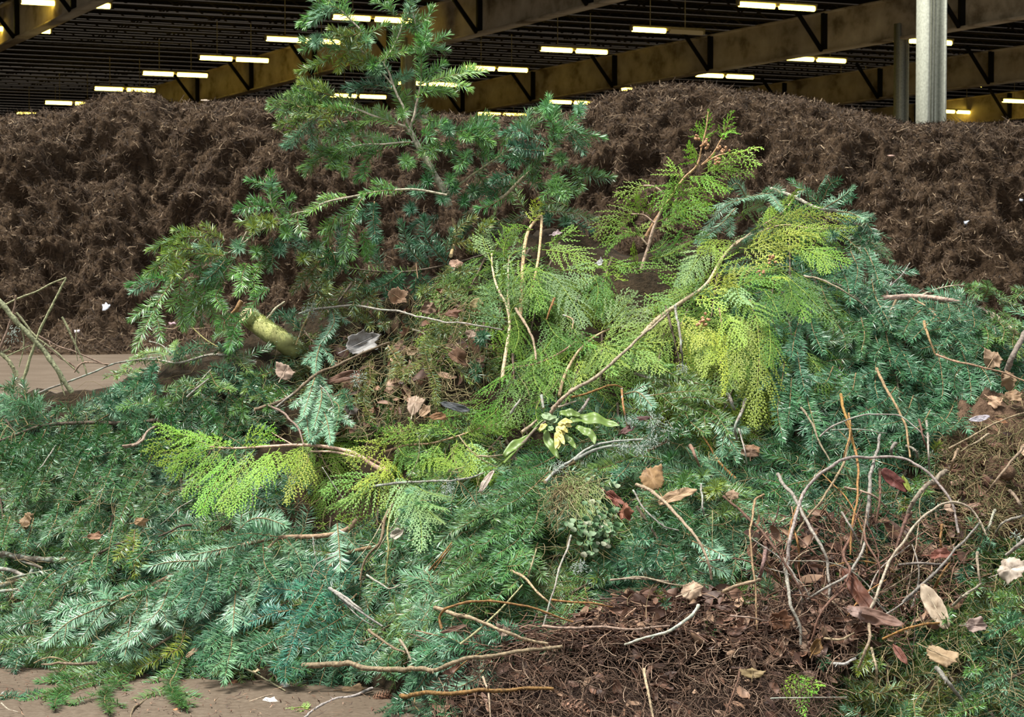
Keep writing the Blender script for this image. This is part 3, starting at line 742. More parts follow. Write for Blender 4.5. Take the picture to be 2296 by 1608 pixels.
bough('fir_bough', 'pale green fir bough arching beneath the overhanging bough near the mossy log', 'fir branch',
 [('c 1650,900 1500,860 1350,850 1150,900 1000,880 850,890', .005, .002), ('c 1500,900 1450,960 1380,930 1250,1060', .004, .0016)],
 ['c:f 1150,860 1000,830 900,860 760,990','c:p 1380,780 1250,790 1130,870','c:p 1340,920 1450,940 1540,1000','c:f 1350,960 1400,1050 1500,1080','c:f 1250,1050 1150,1050 1130,1120','c:b 1000,900 960,1020 900,1120','c:f 900,1000 800,960 690,990','c:p 900,1000 850,1080 740,1060','c:b 850,1010 760,1100 700,1190','c:f 1000,1200 900,1160 780,1190','c:p 940,1190 880,1260 880,1350','c 1040,1190','c:d 1020,1220','c 1560,1130 1560,1200 1570,1260','c:d 1300,1180 1380,1260 1400,1340','c:d 1150,1180 1100,1280 1130,1370','c:f 1560,620 1480,760 1470,880','c:f 1500,780 1540,880 1600,960','c:b 1650,960 1620,1060 1690,1110','c 1750,960 1640,1000 1580,1080','c:p 1500,850 1420,800','c:b 1900,640 1800,580 1730,640','c:b 1950,700 1850,620','c 1750,1050 1700,1120 1640,1130','c 1870,1070 1780,1130 1720,1200'],
 MID, 'brush', lift=.11, ds=.0042, side=2, sidelen=.35, bark=BKG)
bough('fir_spray', 'whitish-green hanging fir spray beneath the lichen knot, beside the mossy log', 'fir branch',
 [('c 2130,620 2100,720 2060,830 2040,930 2010,1010', .0032, .0014)],
 ['c:p 2130,540 2150,640 2080,760','c:p 2080,720 2040,860 2030,960','c:pf 2040,950 2000,1080 1950,1240','c:pf 2050,980 2070,1120 2020,1320','c:pf 2040,1120 2100,1260 2130,1420','c:pf 2100,1130 2180,1180 2160,1330','c:pf 1990,1080 1970,1200 1990,1390','c:b 2150,1120 2220,1100 2260,1180','c:pf 2010,1230 2050,1330 2000,1400'],
 BLU, 'flat', lift=.13, nl=.024, ds=.0036, side=2, sidelen=.3, bark=BKG)
# ---- lower left boughs
bough('fir_bough', 'big fir bough with bare forked brown stem spreading over the lower left', 'fir branch',
 [('f 2116,440 2050,500 1900,535 1650,545 1400,600 1180,690 1030,760 850,850 700,920 600,980 540,1060', .0072, .003), ('f 1030,760 880,890 800,990 720,1090 600,1260', .0042, .002), ('f 1640,550 1560,640 1480,690 1440,780 1420,870 1380,1000 1370,1130', .0036, .0018), ('f 1660,540 1580,610 1500,680 1430,830', .003, .0016)],
 ['f:p 700,920 620,915 560,930 430,960 290,1010','f:p 650,940 540,980 400,1050 280,1160','f:p 870,890 870,1000 840,1100 690,1200','f:p 780,1020 760,1130 740,1250','f:b 700,1110 630,1200 550,1260','f:f 1240,720 1220,820 1160,960','f:f 1130,730 1080,850 1000,950','f:f 1320,660 1300,780 1280,900','f:b 1500,640 1420,720 1350,860','f:p 1400,830 1390,950 1380,1090','f:pf 1380,1080 1370,1200 1330,1390','f:b 1370,1040 1290,1120 1180,1170','f:b 1380,1120 1300,1200 1200,1290','f:pf 1480,700 1540,800 1500,930','f:pf 1180,680 1000,690 880,720','f:f 900,830 830,860 700,860','f:p 1400,600 1330,610 1130,650','f:pf 1400,520 1480,440 1570,430 1690,470','f:f 1650,540 1480,520 1360,540','f:pf 1200,760 1230,900 1180,1010','f:f 1000,800 950,900 900,960','f:b 840,920 780,1000 640,1040','f:f 1560,580 1570,700 1640,800','f:pf 1700,550 1760,640 1800,760','f:b 1150,720 1150,860 1090,1000','f:pf 1010,800 960,950 870,1050'],
 BLU, 'flat', lift=.12, nl=.032, ds=.0040, side=3, sidelen=.38, bark=(.36,.25,.16), needled=.80)
bough('fir_bough', 'blue-green fir bough with thick combed needles left of the dark soil clump', 'fir branch',
 [('f 2200,600 2050,640 1950,720 1860,820 1800,960 1740,1130', .0052, .002), ('f 1900,760 1740,900 1600,980 1430,1070', .003, .0016), ('f 2116,880 1980,1000 1850,1080', .003, .0016)],
 ['f:pf 2000,460 2010,580 2020,730','f:f 2010,640 2050,760 2020,850','f:f 1950,720 1900,860 1790,1040','f:f 1840,940 1760,1100 1700,1290','f:f 1740,970 1600,1000 1400,1080','f:f 1860,880 1760,860 1600,840','f:f 1800,830 1680,880 1560,900','f:f 2100,900 2000,950 1960,900','f:f 2060,1000 1960,1060 1830,1130','f:b 1700,1120 1580,1180 1440,1250','f:f 1720,1190 1700,1280 1690,1380','f:f 2120,1090 2060,1180 1980,1250','f:b 1980,1080 1900,1200 1830,1260','f:b 1600,1090 1540,1180 1470,1280','f:f 1900,780 1830,700 1740,700','f:b 2200,1000 2130,1060 2080,1160','f:b 1900,1290 1990,1290 2040,1260','f:b 1620,1330 1700,1310 1800,1330'],
 (.040,.165,.115), 'flat', lift=.11, nl=.032, ds=.0046, side=2, sidelen=.38, bark=(.25,.17,.09))
bough('fir_branch', 'low fir branch lying out on the floor at the pile foot, yellow-green tips', 'fir branch',
 [('f 1100,1080 900,1200 700,1300 500,1400 330,1460', .004, .0018)],
 ['f:f 1080,1250 1040,1350 1010,1420 1080,1540','f:f 960,1250 800,1330 560,1400 280,1490','f:f 560,1180 420,1280 300,1390','f:f 640,1430 620,1510 650,1580','f:f 400,1430 340,1490 320,1550','f:f 500,1360 380,1390 240,1400','f:y 1000,1240 860,1300 700,1330','f:f 800,1330 700,1400 600,1460','f:f 1040,1430 1020,1480 1100,1550','f:b 260,1230 150,1240 60,1290','f:b 200,1180 120,1240 90,1330','f:y 120,1130 40,1180 -40,1210','f:f 300,1180 200,1130 0,1150','f:b 250,1030 120,1060 -30,1080','f:p 300,1000 160,1010 10,1060','f:y 1100,1100 1060,1200 1000,1230'],
 (.075,.19,.045), 'flat', lift=.05, nl=.03, ds=.0042, side=2, sidelen=.38, bark=BKD)
bough('fir_sprig', 'small loose fir sprig lying alone on the floor by the left edge', 'fir sprig',
 [('f -40,1470 60,1490 140,1500', .0022, .0012)], ['f:f 0,1480 60,1490 130,1500','f:f 130,1490 190,1480 250,1470','f:f 40,1480 20,1500'], BLU, 'flat', lift=.02, nl=.024, bark=BKD)
bough('fir_branch', 'blue-green fir branch drooping left over the stacked grey sticks', 'fir branch',
 [('f 760,560 620,620 480,700 300,800', .0042, .0018)],
 ['f:f 680,480 650,600 630,760','f:b 480,700 400,740 360,800','f:f 330,740 240,820 180,940','f:b 250,830 180,870 110,960','f:f 420,800 330,850 260,940','f:b 700,660 620,760 560,820','f:f 560,640 520,760 470,840','f:d 330,880 300,950 260,1000','f:d 900,560 840,640 770,700','f:y 800,500 790,620 800,760','f:b 200,430 170,540 150,600','f:d 60,420 30,520 10,600','f:d 350,340 330,440 270,560','f:d 480,360 440,480 400,580','f:d 620,200 560,330 480,420','f:d 820,200 760,320 700,460','f:d 980,240 900,340 830,420','f:d 160,120 120,260 60,360','f:d 330,60 260,200 210,320','f:d 480,80 420,220 370,340','f:d 700,60 640,180 600,300','f:d 900,60 850,170 790,260'],
 DK, 'flat', lift=.09, nl=.028, ds=.0044, side=2, sidelen=.38, bark=BKD)
# ---- the middle front
bough('fir_bough', 'large mid-green fir bough combed down to the left from the lichen twig', 'fir branch',
 [('g 1560,360 1480,400 1300,520 1130,640 980,760 860,900', .0052, .002), ('g 1500,480 1350,650 1200,800 1050,980', .0042, .0018), ('g 1440,330 1280,420 1130,480', .003, .0016)],
 ['g:f 1440,330 1300,400 1120,480','g:f 1400,420 1250,560 1080,650','g:f 1300,480 1150,620 960,700','g:f 1130,560 1000,680 850,760','g:f 1020,640 900,720 760,830','g:f 1400,540 1260,700 1110,800','g:f 1260,600 1120,760 990,880','g:f 1120,700 1000,820 850,900','g:f 1050,800 930,930 790,1060','g:f 1330,660 1220,820 1080,920','g:f 1200,800 1090,950 960,1060','g:f 1090,900 1000,1040 860,1130','g:f 1280,760 1200,940 1120,1060','g:f 1340,840 1270,1000 1160,1120','g:f 1000,1000 900,1100 760,1180','g:f 1140,960 1060,1100 960,1180','g:f 930,820 860,870 760,900','g:f 1250,900 1180,1040 1090,1180','g:f 1350,560 1330,700 1280,800'],
 (.065,.175,.050), 'flat', lift=.10, nl=.030, ds=.0042, side=3, sidelen=.32, bark=(.26,.18,.09))
bough('fir_branch', 'fir branch of rich green combs stretching along above the broad tan leaf', 'fir branch',
 [('g 2116,230 2000,290 1900,330 1750,380 1600,430', .0036, .0018)],
 ['g:f 2000,300 1880,340 1740,390 1600,430','g:f 2116,360 2000,330 1900,330','g:f 1780,350 1700,400 1660,470','g:b 1900,340 1860,400 1800,460','g:p 2080,160 2000,120 1900,100','g:f 2060,120 1980,60 1860,40'],
 MID, 'flat', lift=.11, nl=.028, ds=.0042, side=2, sidelen=.35, bark=BKD)
bough('fir_branch', 'bluish fir branch below the crumpled red-brown leaf, pale upturned combs', 'fir branch',
 [('t 1400,950 1500,1100 1600,1250 1800,1420 2000,1560', .004, .0018)],
 ['t:p 1560,1260 1480,1330 1400,1300','t:b 1500,1330 1440,1450 1390,1540','t:b 1620,1230 1600,1350 1560,1460','t:p 1800,1180 1930,1220 2080,1250','t:pf 1900,1260 2060,1330 2200,1400','t:pf 1960,1400 2060,1480 2200,1540','t:b 1700,1300 1740,1420 1700,1560','t:b 1380,1180 1440,1240 1500,1260','t:b 1480,1480','t:d 1650,1000 1560,1080 1460,1120','t:d 1900,1000 1820,1080 1700,1120','t:b 1800,1450 1860,1560 1850,1650','t 1000,1430 1100,1500 1200,1580','t 1200,1340 1300,1420 1320,1560','t:y 1130,1560 1040,1600'],
 BLU, 'brush', lift=.09, ds=.0044, side=2, sidelen=.4, bark=BKD)
bough('fir_branch', 'pale-tipped fir branch pointing up beside the tan leaf pair and the bare canes', 'fir branch',
 [('t 2290,700 2150,560 2050,400 1950,250', .0042, .0018)],
 ['t:p 2150,480 2230,400 2290,540','t:p 2080,350 2180,250 2280,200','t:pf 2050,500 2130,520 2250,480','t:p 2000,560 1950,640','t:y 2110,800','t:y 2130,830 2050,820','t 1990,680','t 1880,640 1840,700 1800,760','t:d 1960,120 1880,200 1780,260','t 1700,60 1560,130 1520,180','t:d 1760,230 1700,300','t:d 1960,720 1900,800','t 2290,900 2200,1000 2100,1050','t:d 2200,1100 2080,1120 1960,1100','t:d 1750,480 1680,540'],
 MID, 'brush', lift=.10, ds=.0044, side=2, sidelen=.4, bark=BKO)
bough('fir_branch', 'flattened fir tops draped behind the lichen twig under the bright cedar', 'fir branch',
 [('e 60,1120 200,1170 330,1230 470,1290 600,1380', .0042, .0018)],
 ['e:f 60,1110 200,1100 330,1150','e:f 100,1200 220,1160 420,1160','e:f 150,1250 280,1230 450,1220','e:f 260,1270 400,1260 560,1280','e:f 300,1150 420,1180 560,1200','e:p 480,1380 560,1440 660,1580','e:f 420,1320 520,1360 600,1460','e:p 0,1240 80,1230 160,1310','e:f 330,1300 380,1400 470,1470','e:d 250,1400 300,1460 360,1480','e:f 60,1000 130,1060 260,1080'],
 MID, 'flat', lift=.10, nl=.026, ds=.0042, side=2, sidelen=.4, bark=BKG)
bough('fir_branch', 'yellowing fir sprays hanging in the brown hollow beside the upright tan leaf', 'fir branch',
 [('d 640,970 720,1000 780,1080 860,1180', .003, .0015), ('d 490,1080 560,1200 610,1310', .003, .0018)],
 ['d:of 740,1000 850,1090 920,1200 1010,1310','d:f 720,1020 740,1180 790,1310 800,1440','d:of 490,1080 560,1190 600,1300','d:of 370,1180 370,1320 330,1420 390,1570','d:o 700,760 740,720','d:y 700,740','d 860,700 900,740 960,700','d:o 300,850 340,900 380,960','d:o 440,880 470,930 450,960','d:o 900,560 960,600 1040,590','d:p 60,960 100,1060 30,1200','d:o 60,640 100,700 80,780','d:o 0,560 60,600 130,620','d:b 620,520 700,480 830,460','d:b 600,600 500,640 400,680','d:b 1050,1000 1090,1060','d:b 1100,1020','d:b 1040,1180 1060,1280','d:o 760,1010 800,960 870,1000'],
 OLV, 'brush', lift=.08, nl=.026, ds=.0042, side=1, sidelen=.3, bark=BKG)
# ---- right-hand fir drapes
bough('fir_bough', 'blue-green fir bough draped over the right crest with long hanging combs', 'fir branch',
 [('e 840,60 980,110 1100,170 1250,200 1380,350 1430,560 1450,700', .0065, .0028), ('e 1060,740 1000,900 1010,1100 1060,1300 1110,1560', .003, .0014), ('e 1030,560 1200,600 1300,650 1400,760 1480,860', .003, .0015)],
 ['e:p 870,80 700,110 560,180 430,330','e:p 700,110 650,30 600,60','e:p 640,170 560,260 420,370','e:b 780,90 860,60 900,90','e:p 1060,130 1040,60 1010,90','e 1120,150 1110,70 1150,0','e 1140,130 1180,40 1230,10','e:p 1150,170 1250,110 1310,60','e:b 1200,170 1280,120 1320,110','e:p 1220,190 1300,200 1380,240','e:f 1300,200 1380,240 1440,340','e:f 1340,280 1400,310 1450,340','e:b 1250,240 1330,300 1370,360','e 1200,330','e:f 1380,400 1430,500 1470,620','e:f 1420,580 1450,700 1540,860','e:f 1300,420 1340,520 1320,640','e:f 1240,500 1280,600 1300,720','e:f 1450,700 1520,740 1590,760','e:f 1460,760 1500,860 1560,900','e:f 1070,740 1080,860 1140,1000','e:f 1010,800 980,900 960,1030','e:f 980,900 1010,1100 1040,1230','e:f 1020,1130 1060,1300 1110,1480','e:f 920,1060 900,1200 880,1330 910,1500','e:f 960,1150 950,1300 940,1420','e:f 1060,1300 1080,1400 1080,1560','e:f 890,850 850,980 860,1080','e:b 820,720 780,760 720,780','e:b 800,260 750,320 700,360','e:d 1200,800 1260,900 1270,980','e:d 1130,620 1170,720 1240,800','e:d 1360,800 1380,900 1360,1000','e:b 860,700 850,800 880,900'],
 BLU, 'flat', lift=.10, nl=.028, ds=.0040, side=2, sidelen=.28, bark=BKG)
bough('fir_bough', 'blue-green fir combs hanging under the grey bending bough', 'fir branch',
 [('e 1560,700 1520,800 1510,950 1530,1080', .0036, .0016), ('e 1650,690 1740,740 1800,800 1860,870 1940,1000 1970,1080', .003, .0016), ('e 1460,1100 1470,1000 1440,900', .002, .001)],
 ['e:f 1500,880 1530,1000 1600,1150','e:f 1500,930 1450,1040 1440,1120','e:f 1460,1090 1440,1180 1460,1270','e:f 1560,940 1620,1040 1660,1150','e:f 1800,1000 1820,1100 1830,1220 1810,1310','e:f 1850,860 1920,930 1970,1000','e:f 1930,970 1970,1080 1990,1200 1990,1280','e:f 1960,1050 1900,1140 1900,1220','e:f 1990,1060 2060,1100 2110,1190','e:f 1780,800 1720,860 1650,930','e:f 1880,960 1800,960 1700,980','e:b 1700,760 1640,820 1600,900','e:b 1200,1080 1150,1180 1060,1150','e:b 1330,1120 1300,1230 1180,1300','e:b 1560,1200 1480,1290 1330,1360','e:b 1660,1250 1600,1380 1470,1420','e:b 1760,1330 1700,1420 1560,1500','e:b 1340,1460 1430,1420 1600,1400','e:b 1300,1520 1230,1450 1150,1420','e:d 1640,1480 1540,1540 1420,1560','e:b 1900,1280 1850,1380 1760,1440','e:b 2100,1000 2040,960 1960,940','e:b 2160,1100 2120,1030','e:y 1640,880 1600,900','e:b 1980,1300 1920,1400 1850,1460'],
 BLU, 'flat', lift=.09, nl=.030, ds=.0044, side=2, sidelen=.33, bark=(.30,.22,.13))
bough('fir_bough', 'grey bending bough arching at the right edge with fir sprays above it', 'fir branch',
 [('e 1480,690 1560,685 1650,680 1750,685 1850,700 1950,720 2050,755 2120,785 2180,830 2260,900', .0085, .006), ('e 1710,670 1800,635 1900,615 1970,618', .003, .0014), ('e 2060,750 2110,800 2135,900', .004, .002)],
 ['e:f 1950,650 2020,620 2120,640','e 1960,640 1980,620','e:f 2080,640 2150,680 2230,690','e:f 2150,700 2220,720 2300,770','e:f 2190,780 2240,830 2310,880','e:f 2060,700 2090,640 2080,600','e:b 1860,720 1870,790 1840,840','e:b 2000,760 2010,850 1960,900','e:f 2120,800 2180,860 2170,940','e:f 2060,820 2090,900 2080,960','e:f 2250,850 2230,950 2260,1020','e:f 2300,640 2240,700'],
 MID, 'flat', lift=.10, nl=.024, ds=.0042, side=3, sidelen=.4, bark=(.44,.33,.26))
# ---- right bottom corner
bough('fir_branch', 'bright green fir tips in the bottom right corner of the pile', 'fir branch',
 [('h 2260,1330 2150,1380 2000,1450 1850,1560', .004, .0018)],
 ['h 2230,900 2150,940 2060,960','h 2200,1000 2100,1010 2030,1080','h:b 2190,1060 2090,1100 2000,1160','h 2230,1120 2180,1180','h 1780,1020 1760,1080','h:p 2150,1330 2080,1370 2000,1430','h 2080,1420 2000,1480 1900,1520','h 1980,1540 1900,1560 1800,1600','h:f 1640,1470 1590,1540 1600,1640','h:p 1560,1540 1520,1600','h:y 1300,1200 1330,1290 1290,1360','h 1340,1290 1400,1330','h:o 1300,1450 1400,1480 1500,1440','h:b 2140,1500 2100,1560 2180,1600','h:p 1290,1590 1220,1560','h:f 1350,1420 1280,1480 1230,1420','h 1950,1340 1880,1360','h:b 2000,1240 1920,1280','h:p 1920,600 1900,540','h:p 1960,560 1960,640 1930,700','h:y 1700,160 1720,120','h:p 1640,330 1680,430','h 1600,300 1660,380','h:y 1540,400 1530,460','h:b 1900,760 1850,850','h 1950,850 1900,940','h:y 160,900 200,950','h:p 200,960 230,1000','h 430,1080 480,1140','h:b 560,1080 500,1120','h:y 500,330 480,400','h:y 530,340','h:p 760,1010 790,900 760,840','h:o 700,960 640,1000','h:b 1100,1260 1090,1320'],
 MID, 'brush', lift=.08, nl=.026, ds=.0046, side=1, sidelen=.4, bark=BKD)

bough('fir_branch', 'bluish fir branch hanging over the left end of the dark soil to the floor', 'fir branch',
 [('0 1180,1470 1080,1462 1000,1480 940,1530 900,1590', .004, .0018)],
 ['0:f 1130,1470 1060,1440 980,1450','0:f 1080,1462 1000,1450 930,1465','0:f 1000,1480 950,1500 900,1510','0:b 960,1510 930,1550 890,1570','0:f 1040,1475 1010,1520 960,1560','0:p 1100,1480 1070,1520 1020,1545','0:f 940,1530 930,1580 960,1610','0:f 900,1560 880,1590 870,1608','0:f 980,1560 1000,1590 990,1620','0:b 900,1480 860,1500 800,1505','0:f 1180,1440 1130,1420 1070,1410','0:p 1060,1450 1000,1430 950,1420','0:f 860,1440 820,1480 760,1490','0:d 900,1440 870,1480 880,1520'],
 BLU, 'flat', lift=.10, nl=.029, ds=.0042, side=2, sidelen=.38, bark=BKD)
bough('fir_branch', 'dark fir branch filling the gap under the sapling, above the brown hollow', 'fir branch',
 [('0 1120,560 1020,590 900,610 780,600 690,570', .004, .0016)],
 ['0:b 960,600 920,560 900,500','0:b 1000,590 960,540 950,490','0:b 900,610 860,640 800,650','0:b 860,605 830,570 850,540','0:o 780,600 730,580 680,570','0:o 760,600 720,640 690,690','0:o 720,580 690,620 660,650','0:b 930,610 960,640 940,680','0:o 830,610 800,650 790,700','0:o 1000,560 1030,510 1060,490','0:y 1050,570 1070,530 1100,500','0:o 1030,590 1010,640 960,650','0:o 1060,590 1060,640 1030,680','0:b 700,560 670,540 640,500','0:b 740,590 770,550 760,510','0:b 880,600 900,640 870,660','0:o 1090,570 1110,620 1090,660','0:p 1000,600 1000,560 1010,520','0:o 800,640 840,670 850,700','0:o 700,640 740,680 760,720'],
 MID, 'brush', Y=6.22, ds=.0042, side=2, sidelen=.4, bark=BKD)

# ================================================================ CEDARS
def cedar(name, label, stems, fronds, col, lift=.08, Y=None, bark=BKC, cones=(), cat='cedar branch', barkm='bark', droop=.22):
    first = t3(stems[0][0], lift*.6, Y); base = first[0]
    r = root(name, base, label, cat)
    for k, (s, r0, r1) in enumerate(stems):
        p = smoothpath(t3(s, lift*.6, Y), .012)
        mb = MB(); tube(mb, p-base, [r0, r1], 8, 0, .06, 1)
        mb.obj('stem' if k == 0 else 'side_stem', [M[barkm], M['wood']], r, True, color=vary(bark, .08))
    for s in fronds:
        key = s.split()[0]; kk = key.split(':'); opt = kk[1] if len(kk) > 1 else ''
        wmm = ''.join(ch for ch in opt if ch.isdigit()); wid = (int(wmm) if wmm else 60)/1000
        q = px(kk[0]+s[len(key):])
        c = CEDY if 'y' in opt else CEDD if 'd' in opt else CEDP if 'p' in opt else OLV if 'o' in opt else col
        if Y is not None:
            y0 = Y+rng.normal(0,.025); path = t3(q, Y=[y0, y0+rng.normal(-.03,.04)])
        else: path = t3(q, lift=[lift*.7, lift*1.2+rng.normal(0,.012)])
        nv = np.array([rng.normal(0,.3), -.85, .5])
        if 'e' in opt: nv = np.array([.5*rng.choice([-1,1]), -.3, .9])     # seen edge-on
        mb = MB(); cedar_mesh(mb, path-base, nv, wid, droop=droop)
        mb.obj('frond', [M['cedar'], M['ctwig']], r, color=vary(c, .12))
    for (s, n, sp) in cones:
        (cx, cy), = px(s); mb = MB()
        d0 = (Y if Y is not None else Sdepth(cx, cy)-lift)-.03
        for k in range(n):
            c = P(cx+rng.normal(0, sp), cy+rng.normal(0, sp), d0+rng.normal(0,.012))-base
            ax = unit(rng.normal(0,1,3)); L_ = .0085
            p = c+np.outer(np.array([-.5,-.2,.15,.5])*L_, ax)
            tube(mb, p, [.0022,.0042,.0040,.0015], 6)
        mb.obj('seed_cones', M['bark'], r, color=(.50,.27,.15))
    return r
cedar('cedar_branch', 'upright cedar stem with arching tip and fronds on both sides',
 [('e 95,860 100,760 98,640 95,540 130,420 170,280 215,180 230,120 210,75 160,45 110,42', .0072, .0028), ('e 95,540 40,510 -60,510', .003,.0016), ('e 130,380 80,330 20,310', .003,.0016), ('e 170,255 110,210 40,205', .003,.0016)],
 ['e:50 170,45 90,45 0,80 -50,90','e:70 110,210 20,205 -80,250 -170,330','e:60 90,205 60,150 70,110','e:60 150,220 130,160 110,120','e:70 100,340 40,310 -40,330 -110,390','e:50 110,350 100,300 120,260','e:60 60,515 -20,505 -100,560','e:50 80,515 50,450 40,400','e:70 190,250 280,210 380,180 480,190','e:70 200,180 270,110 300,60 340,20','e:70 175,290 250,270 300,220 380,230','e:d60 140,460 250,420 310,350 330,310','e:d60 140,470 250,440 330,400 390,370','e:p50 100,640 160,680 240,735','e:50 90,640 20,660 -60,700','e:d50 130,430 200,400 260,330'],
 CED, Y=6.10, bark=(.50,.36,.27))
cedar('cedar_tip', 'cedar tip with small round brown cones reaching up before the compost',
 [('b 600,1060 660,960 720,870 770,800 830,740 850,660 870,580 880,500', .0050, .0016), ('b 850,740 900,690 950,600 985,510', .0022,.0012), ('b 850,740 930,695 1000,690 1110,660', .0022,.0012)],
 ['b:34 850,660 870,580 885,500','b:34 870,620 830,580 835,560','b:34 930,640 960,570 990,500','b:34 950,600 990,585','b:34 930,695 1010,685 1120,660','b:34 1000,692 1060,720 1105,740','b:40 850,780 940,760 1080,785','b:40 780,810 890,830 980,850','b:40 830,740 800,690 790,640','b:36 840,700 800,670','b:60 760,820 690,870 660,940','b:60 740,850 830,880 880,940','b:60 770,800 720,760 700,740','b:50 860,760 920,730 1000,720','b:60 790,790 860,800 960,860','b:60 700,900 800,930 890,920'],
 (.17,.38,.035), Y=6.12, bark=(.58,.36,.20), cones=[('b 870,650', 9, 7),('b 945,660', 9, 6),('b 915,720', 8, 6),('b 832,620', 6, 4)])
cedar('cedar_bough', 'bright yellow-green cedar bough spilling over the right crest',
 [('e 100,900 200,800 330,710 470,610 560,460 640,370 700,340', .0068, .003), ('e 640,380 760,290 900,200 1000,80', .003,.0014), ('e 700,340 900,270 1100,290 1330,280', .003,.0014)],
 ['e:50 720,310 850,220 930,140 1005,60','e:40 800,240 880,190 960,100','e:y50 800,290 950,240 1100,215 1330,225','e:60 900,230 1000,190 1140,170','e:y50 820,330 1000,300 1180,300 1340,280','e:60 1000,300 1100,340 1230,310','e:y60 700,390 850,340 1000,330 1110,330','e:y50 640,370 540,380 420,420','e:p60 560,400 460,430 400,500 340,600','e:p50 420,440 380,520 300,620','e:y60 660,400 800,410 900,420 1000,390','e:60 900,380 1040,410 1130,460 1170,540','e:60 1050,420 1150,440 1290,490','e:d60 900,540 1000,620 1080,700 1220,860','e:60 940,640 1000,720 1045,820','e:y40 880,560 910,570','e:70 520,560 560,480 560,400','e:y70 560,640 640,560 700,520 800,500','e:70 620,640 700,600 800,570 900,600','e:p60 640,600 660,680 700,720','e:70 660,680 720,740 790,840','e:d70 800,640 860,720 890,800','e:d60 930,560 960,660 930,760','e:d70 700,240 680,190 800,140','e:d60 540,320 470,330 420,350','e:y60 470,660 540,600 620,580','e:y40 390,690 480,660 580,640','e:y40 400,700 500,710 570,760','e:p40 380,690 440,650 510,640','e:y40 740,470 830,470 900,450'],
 CED, lift=.14, bark=(.55,.42,.27), cones=[('e 440,830', 10, 8),('e 850,460', 7, 7),('e 785,540', 5, 5),('e 470,800',6,6)])
cedar('cedar_frond', 'long olive hanging cedar frond ending before the dark gap beside blue-green combs',
 [('e 720,700 760,830 775,1000 760,1200', .003, .0015)],
 ['e:90 730,760 770,900 780,1100 760,1250 745,1420','e:d70 700,820 710,1000 690,1150','e:70 640,760 660,900 650,1050 660,1200','e:d60 830,820 840,950 830,1080','e:60 600,900 640,1040 640,1150'],
 (.165,.27,.030), lift=.15, bark=BKC, droop=.4)
cedar('cedar_frond', 'narrow yellow cedar frond hanging straight down in the bright cedar',
 [('e 545,740 560,850 570,950', .002, .001)],
 ['e:y34 555,830 570,950 580,1080 570,1240','e:y40 430,880 460,1000 455,1140','e:60 340,780 400,860 420,970','e:y60 500,860 520,960 510,1060','e:d50 520,1100 590,1160 620,1210','e:y34 480,860 500,900 500,950','e:34 390,820 425,880 430,960','e:60 560,760 620,860 690,960'],
 CEDY, lift=.16, bark=BKC, droop=.4)
cedar('cedar_bough', 'light green cedar fronds fanned over the bare sticks left of the hanging fronds',
 [('d 1590,1400 1620,1280 1700,1130 1790,1040 1880,985 1960,960 2060,955', .0046, .0022)],
 ['d:p50 1860,980 1920,880 1990,780 2040,720','d:p50 1880,970 1980,860 2090,740','d:p60 1960,970 2050,900 2160,860','d:70 1850,1060 1960,1000 2100,960','d:70 1830,1090 1960,1080 2080,1120 2200,1180','d:70 1880,1050 1940,1160 2020,1200','d:60 2120,1080 2180,1180 2250,1250','d:60 2140,740 2200,780 2290,820','d:y60 2000,1090 2120,1060 2250,1060','d:60 1900,1120 1880,1200 1940,1260','d:d60 1800,1060 1830,1160 1760,1240'],
 (.19,.36,.07), lift=.13, bark=(.46,.34,.20))
cedar('cedar_branch', 'green cedar branch with whitish upright fronds and a bare forked lower stem',
 [('d 1220,1300 1240,1160 1270,950 1250,820 1190,700 1160,580 1155,480', .0052, .0024), ('d 1265,880 1260,700 1262,560 1270,500', .0036,.0018)],
 ['d:p46 1160,560 1100,400 1120,320 1180,230','d:p40 1155,500 1090,370 1060,420','d:p50 1160,500 1200,420 1320,350','d:p40 1265,520 1300,480 1360,460','d:p46 1170,640 1220,580 1290,560','d:p50 1240,800 1150,760 1090,700','d:p50 1260,900 1150,890 1080,830','d:p50 1250,960 1130,850 1070,800','d:p46 1270,900 1300,820 1380,800','d:p46 1250,780 1290,700 1300,640','d:60 1260,540 1230,460 1280,320','d:46 1190,720 1230,660 1240,600','d:60 1290,700 1330,620 1400,560','d:d70 1300,880 1330,1000 1300,1120'],
 CED, lift=.13, bark=(.55,.43,.28))
cedar('cedar_branch', 'cedar branch hung from the forked cedar stub, one broad whitish frond',
 [('d 1340,880 1350,700 1355,560 1370,420 1400,320 1470,245 1475,300 1460,480 1440,600 1420,700', .0055, .0035)],
 ['d:p75 1470,590 1560,640 1640,740 1700,840 1740,960','d:70 1480,460 1580,470 1700,500 1800,590','d:60 1500,420 1600,390 1700,320','d:p60 1600,590 1700,600 1780,680','d:y34 1400,290 1430,210 1440,130','d:y34 1420,250 1460,190 1480,150','d:60 1350,420 1290,380 1300,320','d:60 1420,330 1350,330 1290,310','d:d70 1440,620 1480,740 1500,860','d:d70 1340,620 1290,680 1300,760','d:70 1360,560 1410,640 1400,760','d:d60 1540,790 1620,860 1700,1000','d:d60 1800,600 1840,700 1830,800','d:60 1380,700 1440,760 1470,840','d:d70 1500,900 1560,1000 1640,1060'],
 CED, lift=.11, bark=(.55,.40,.22))
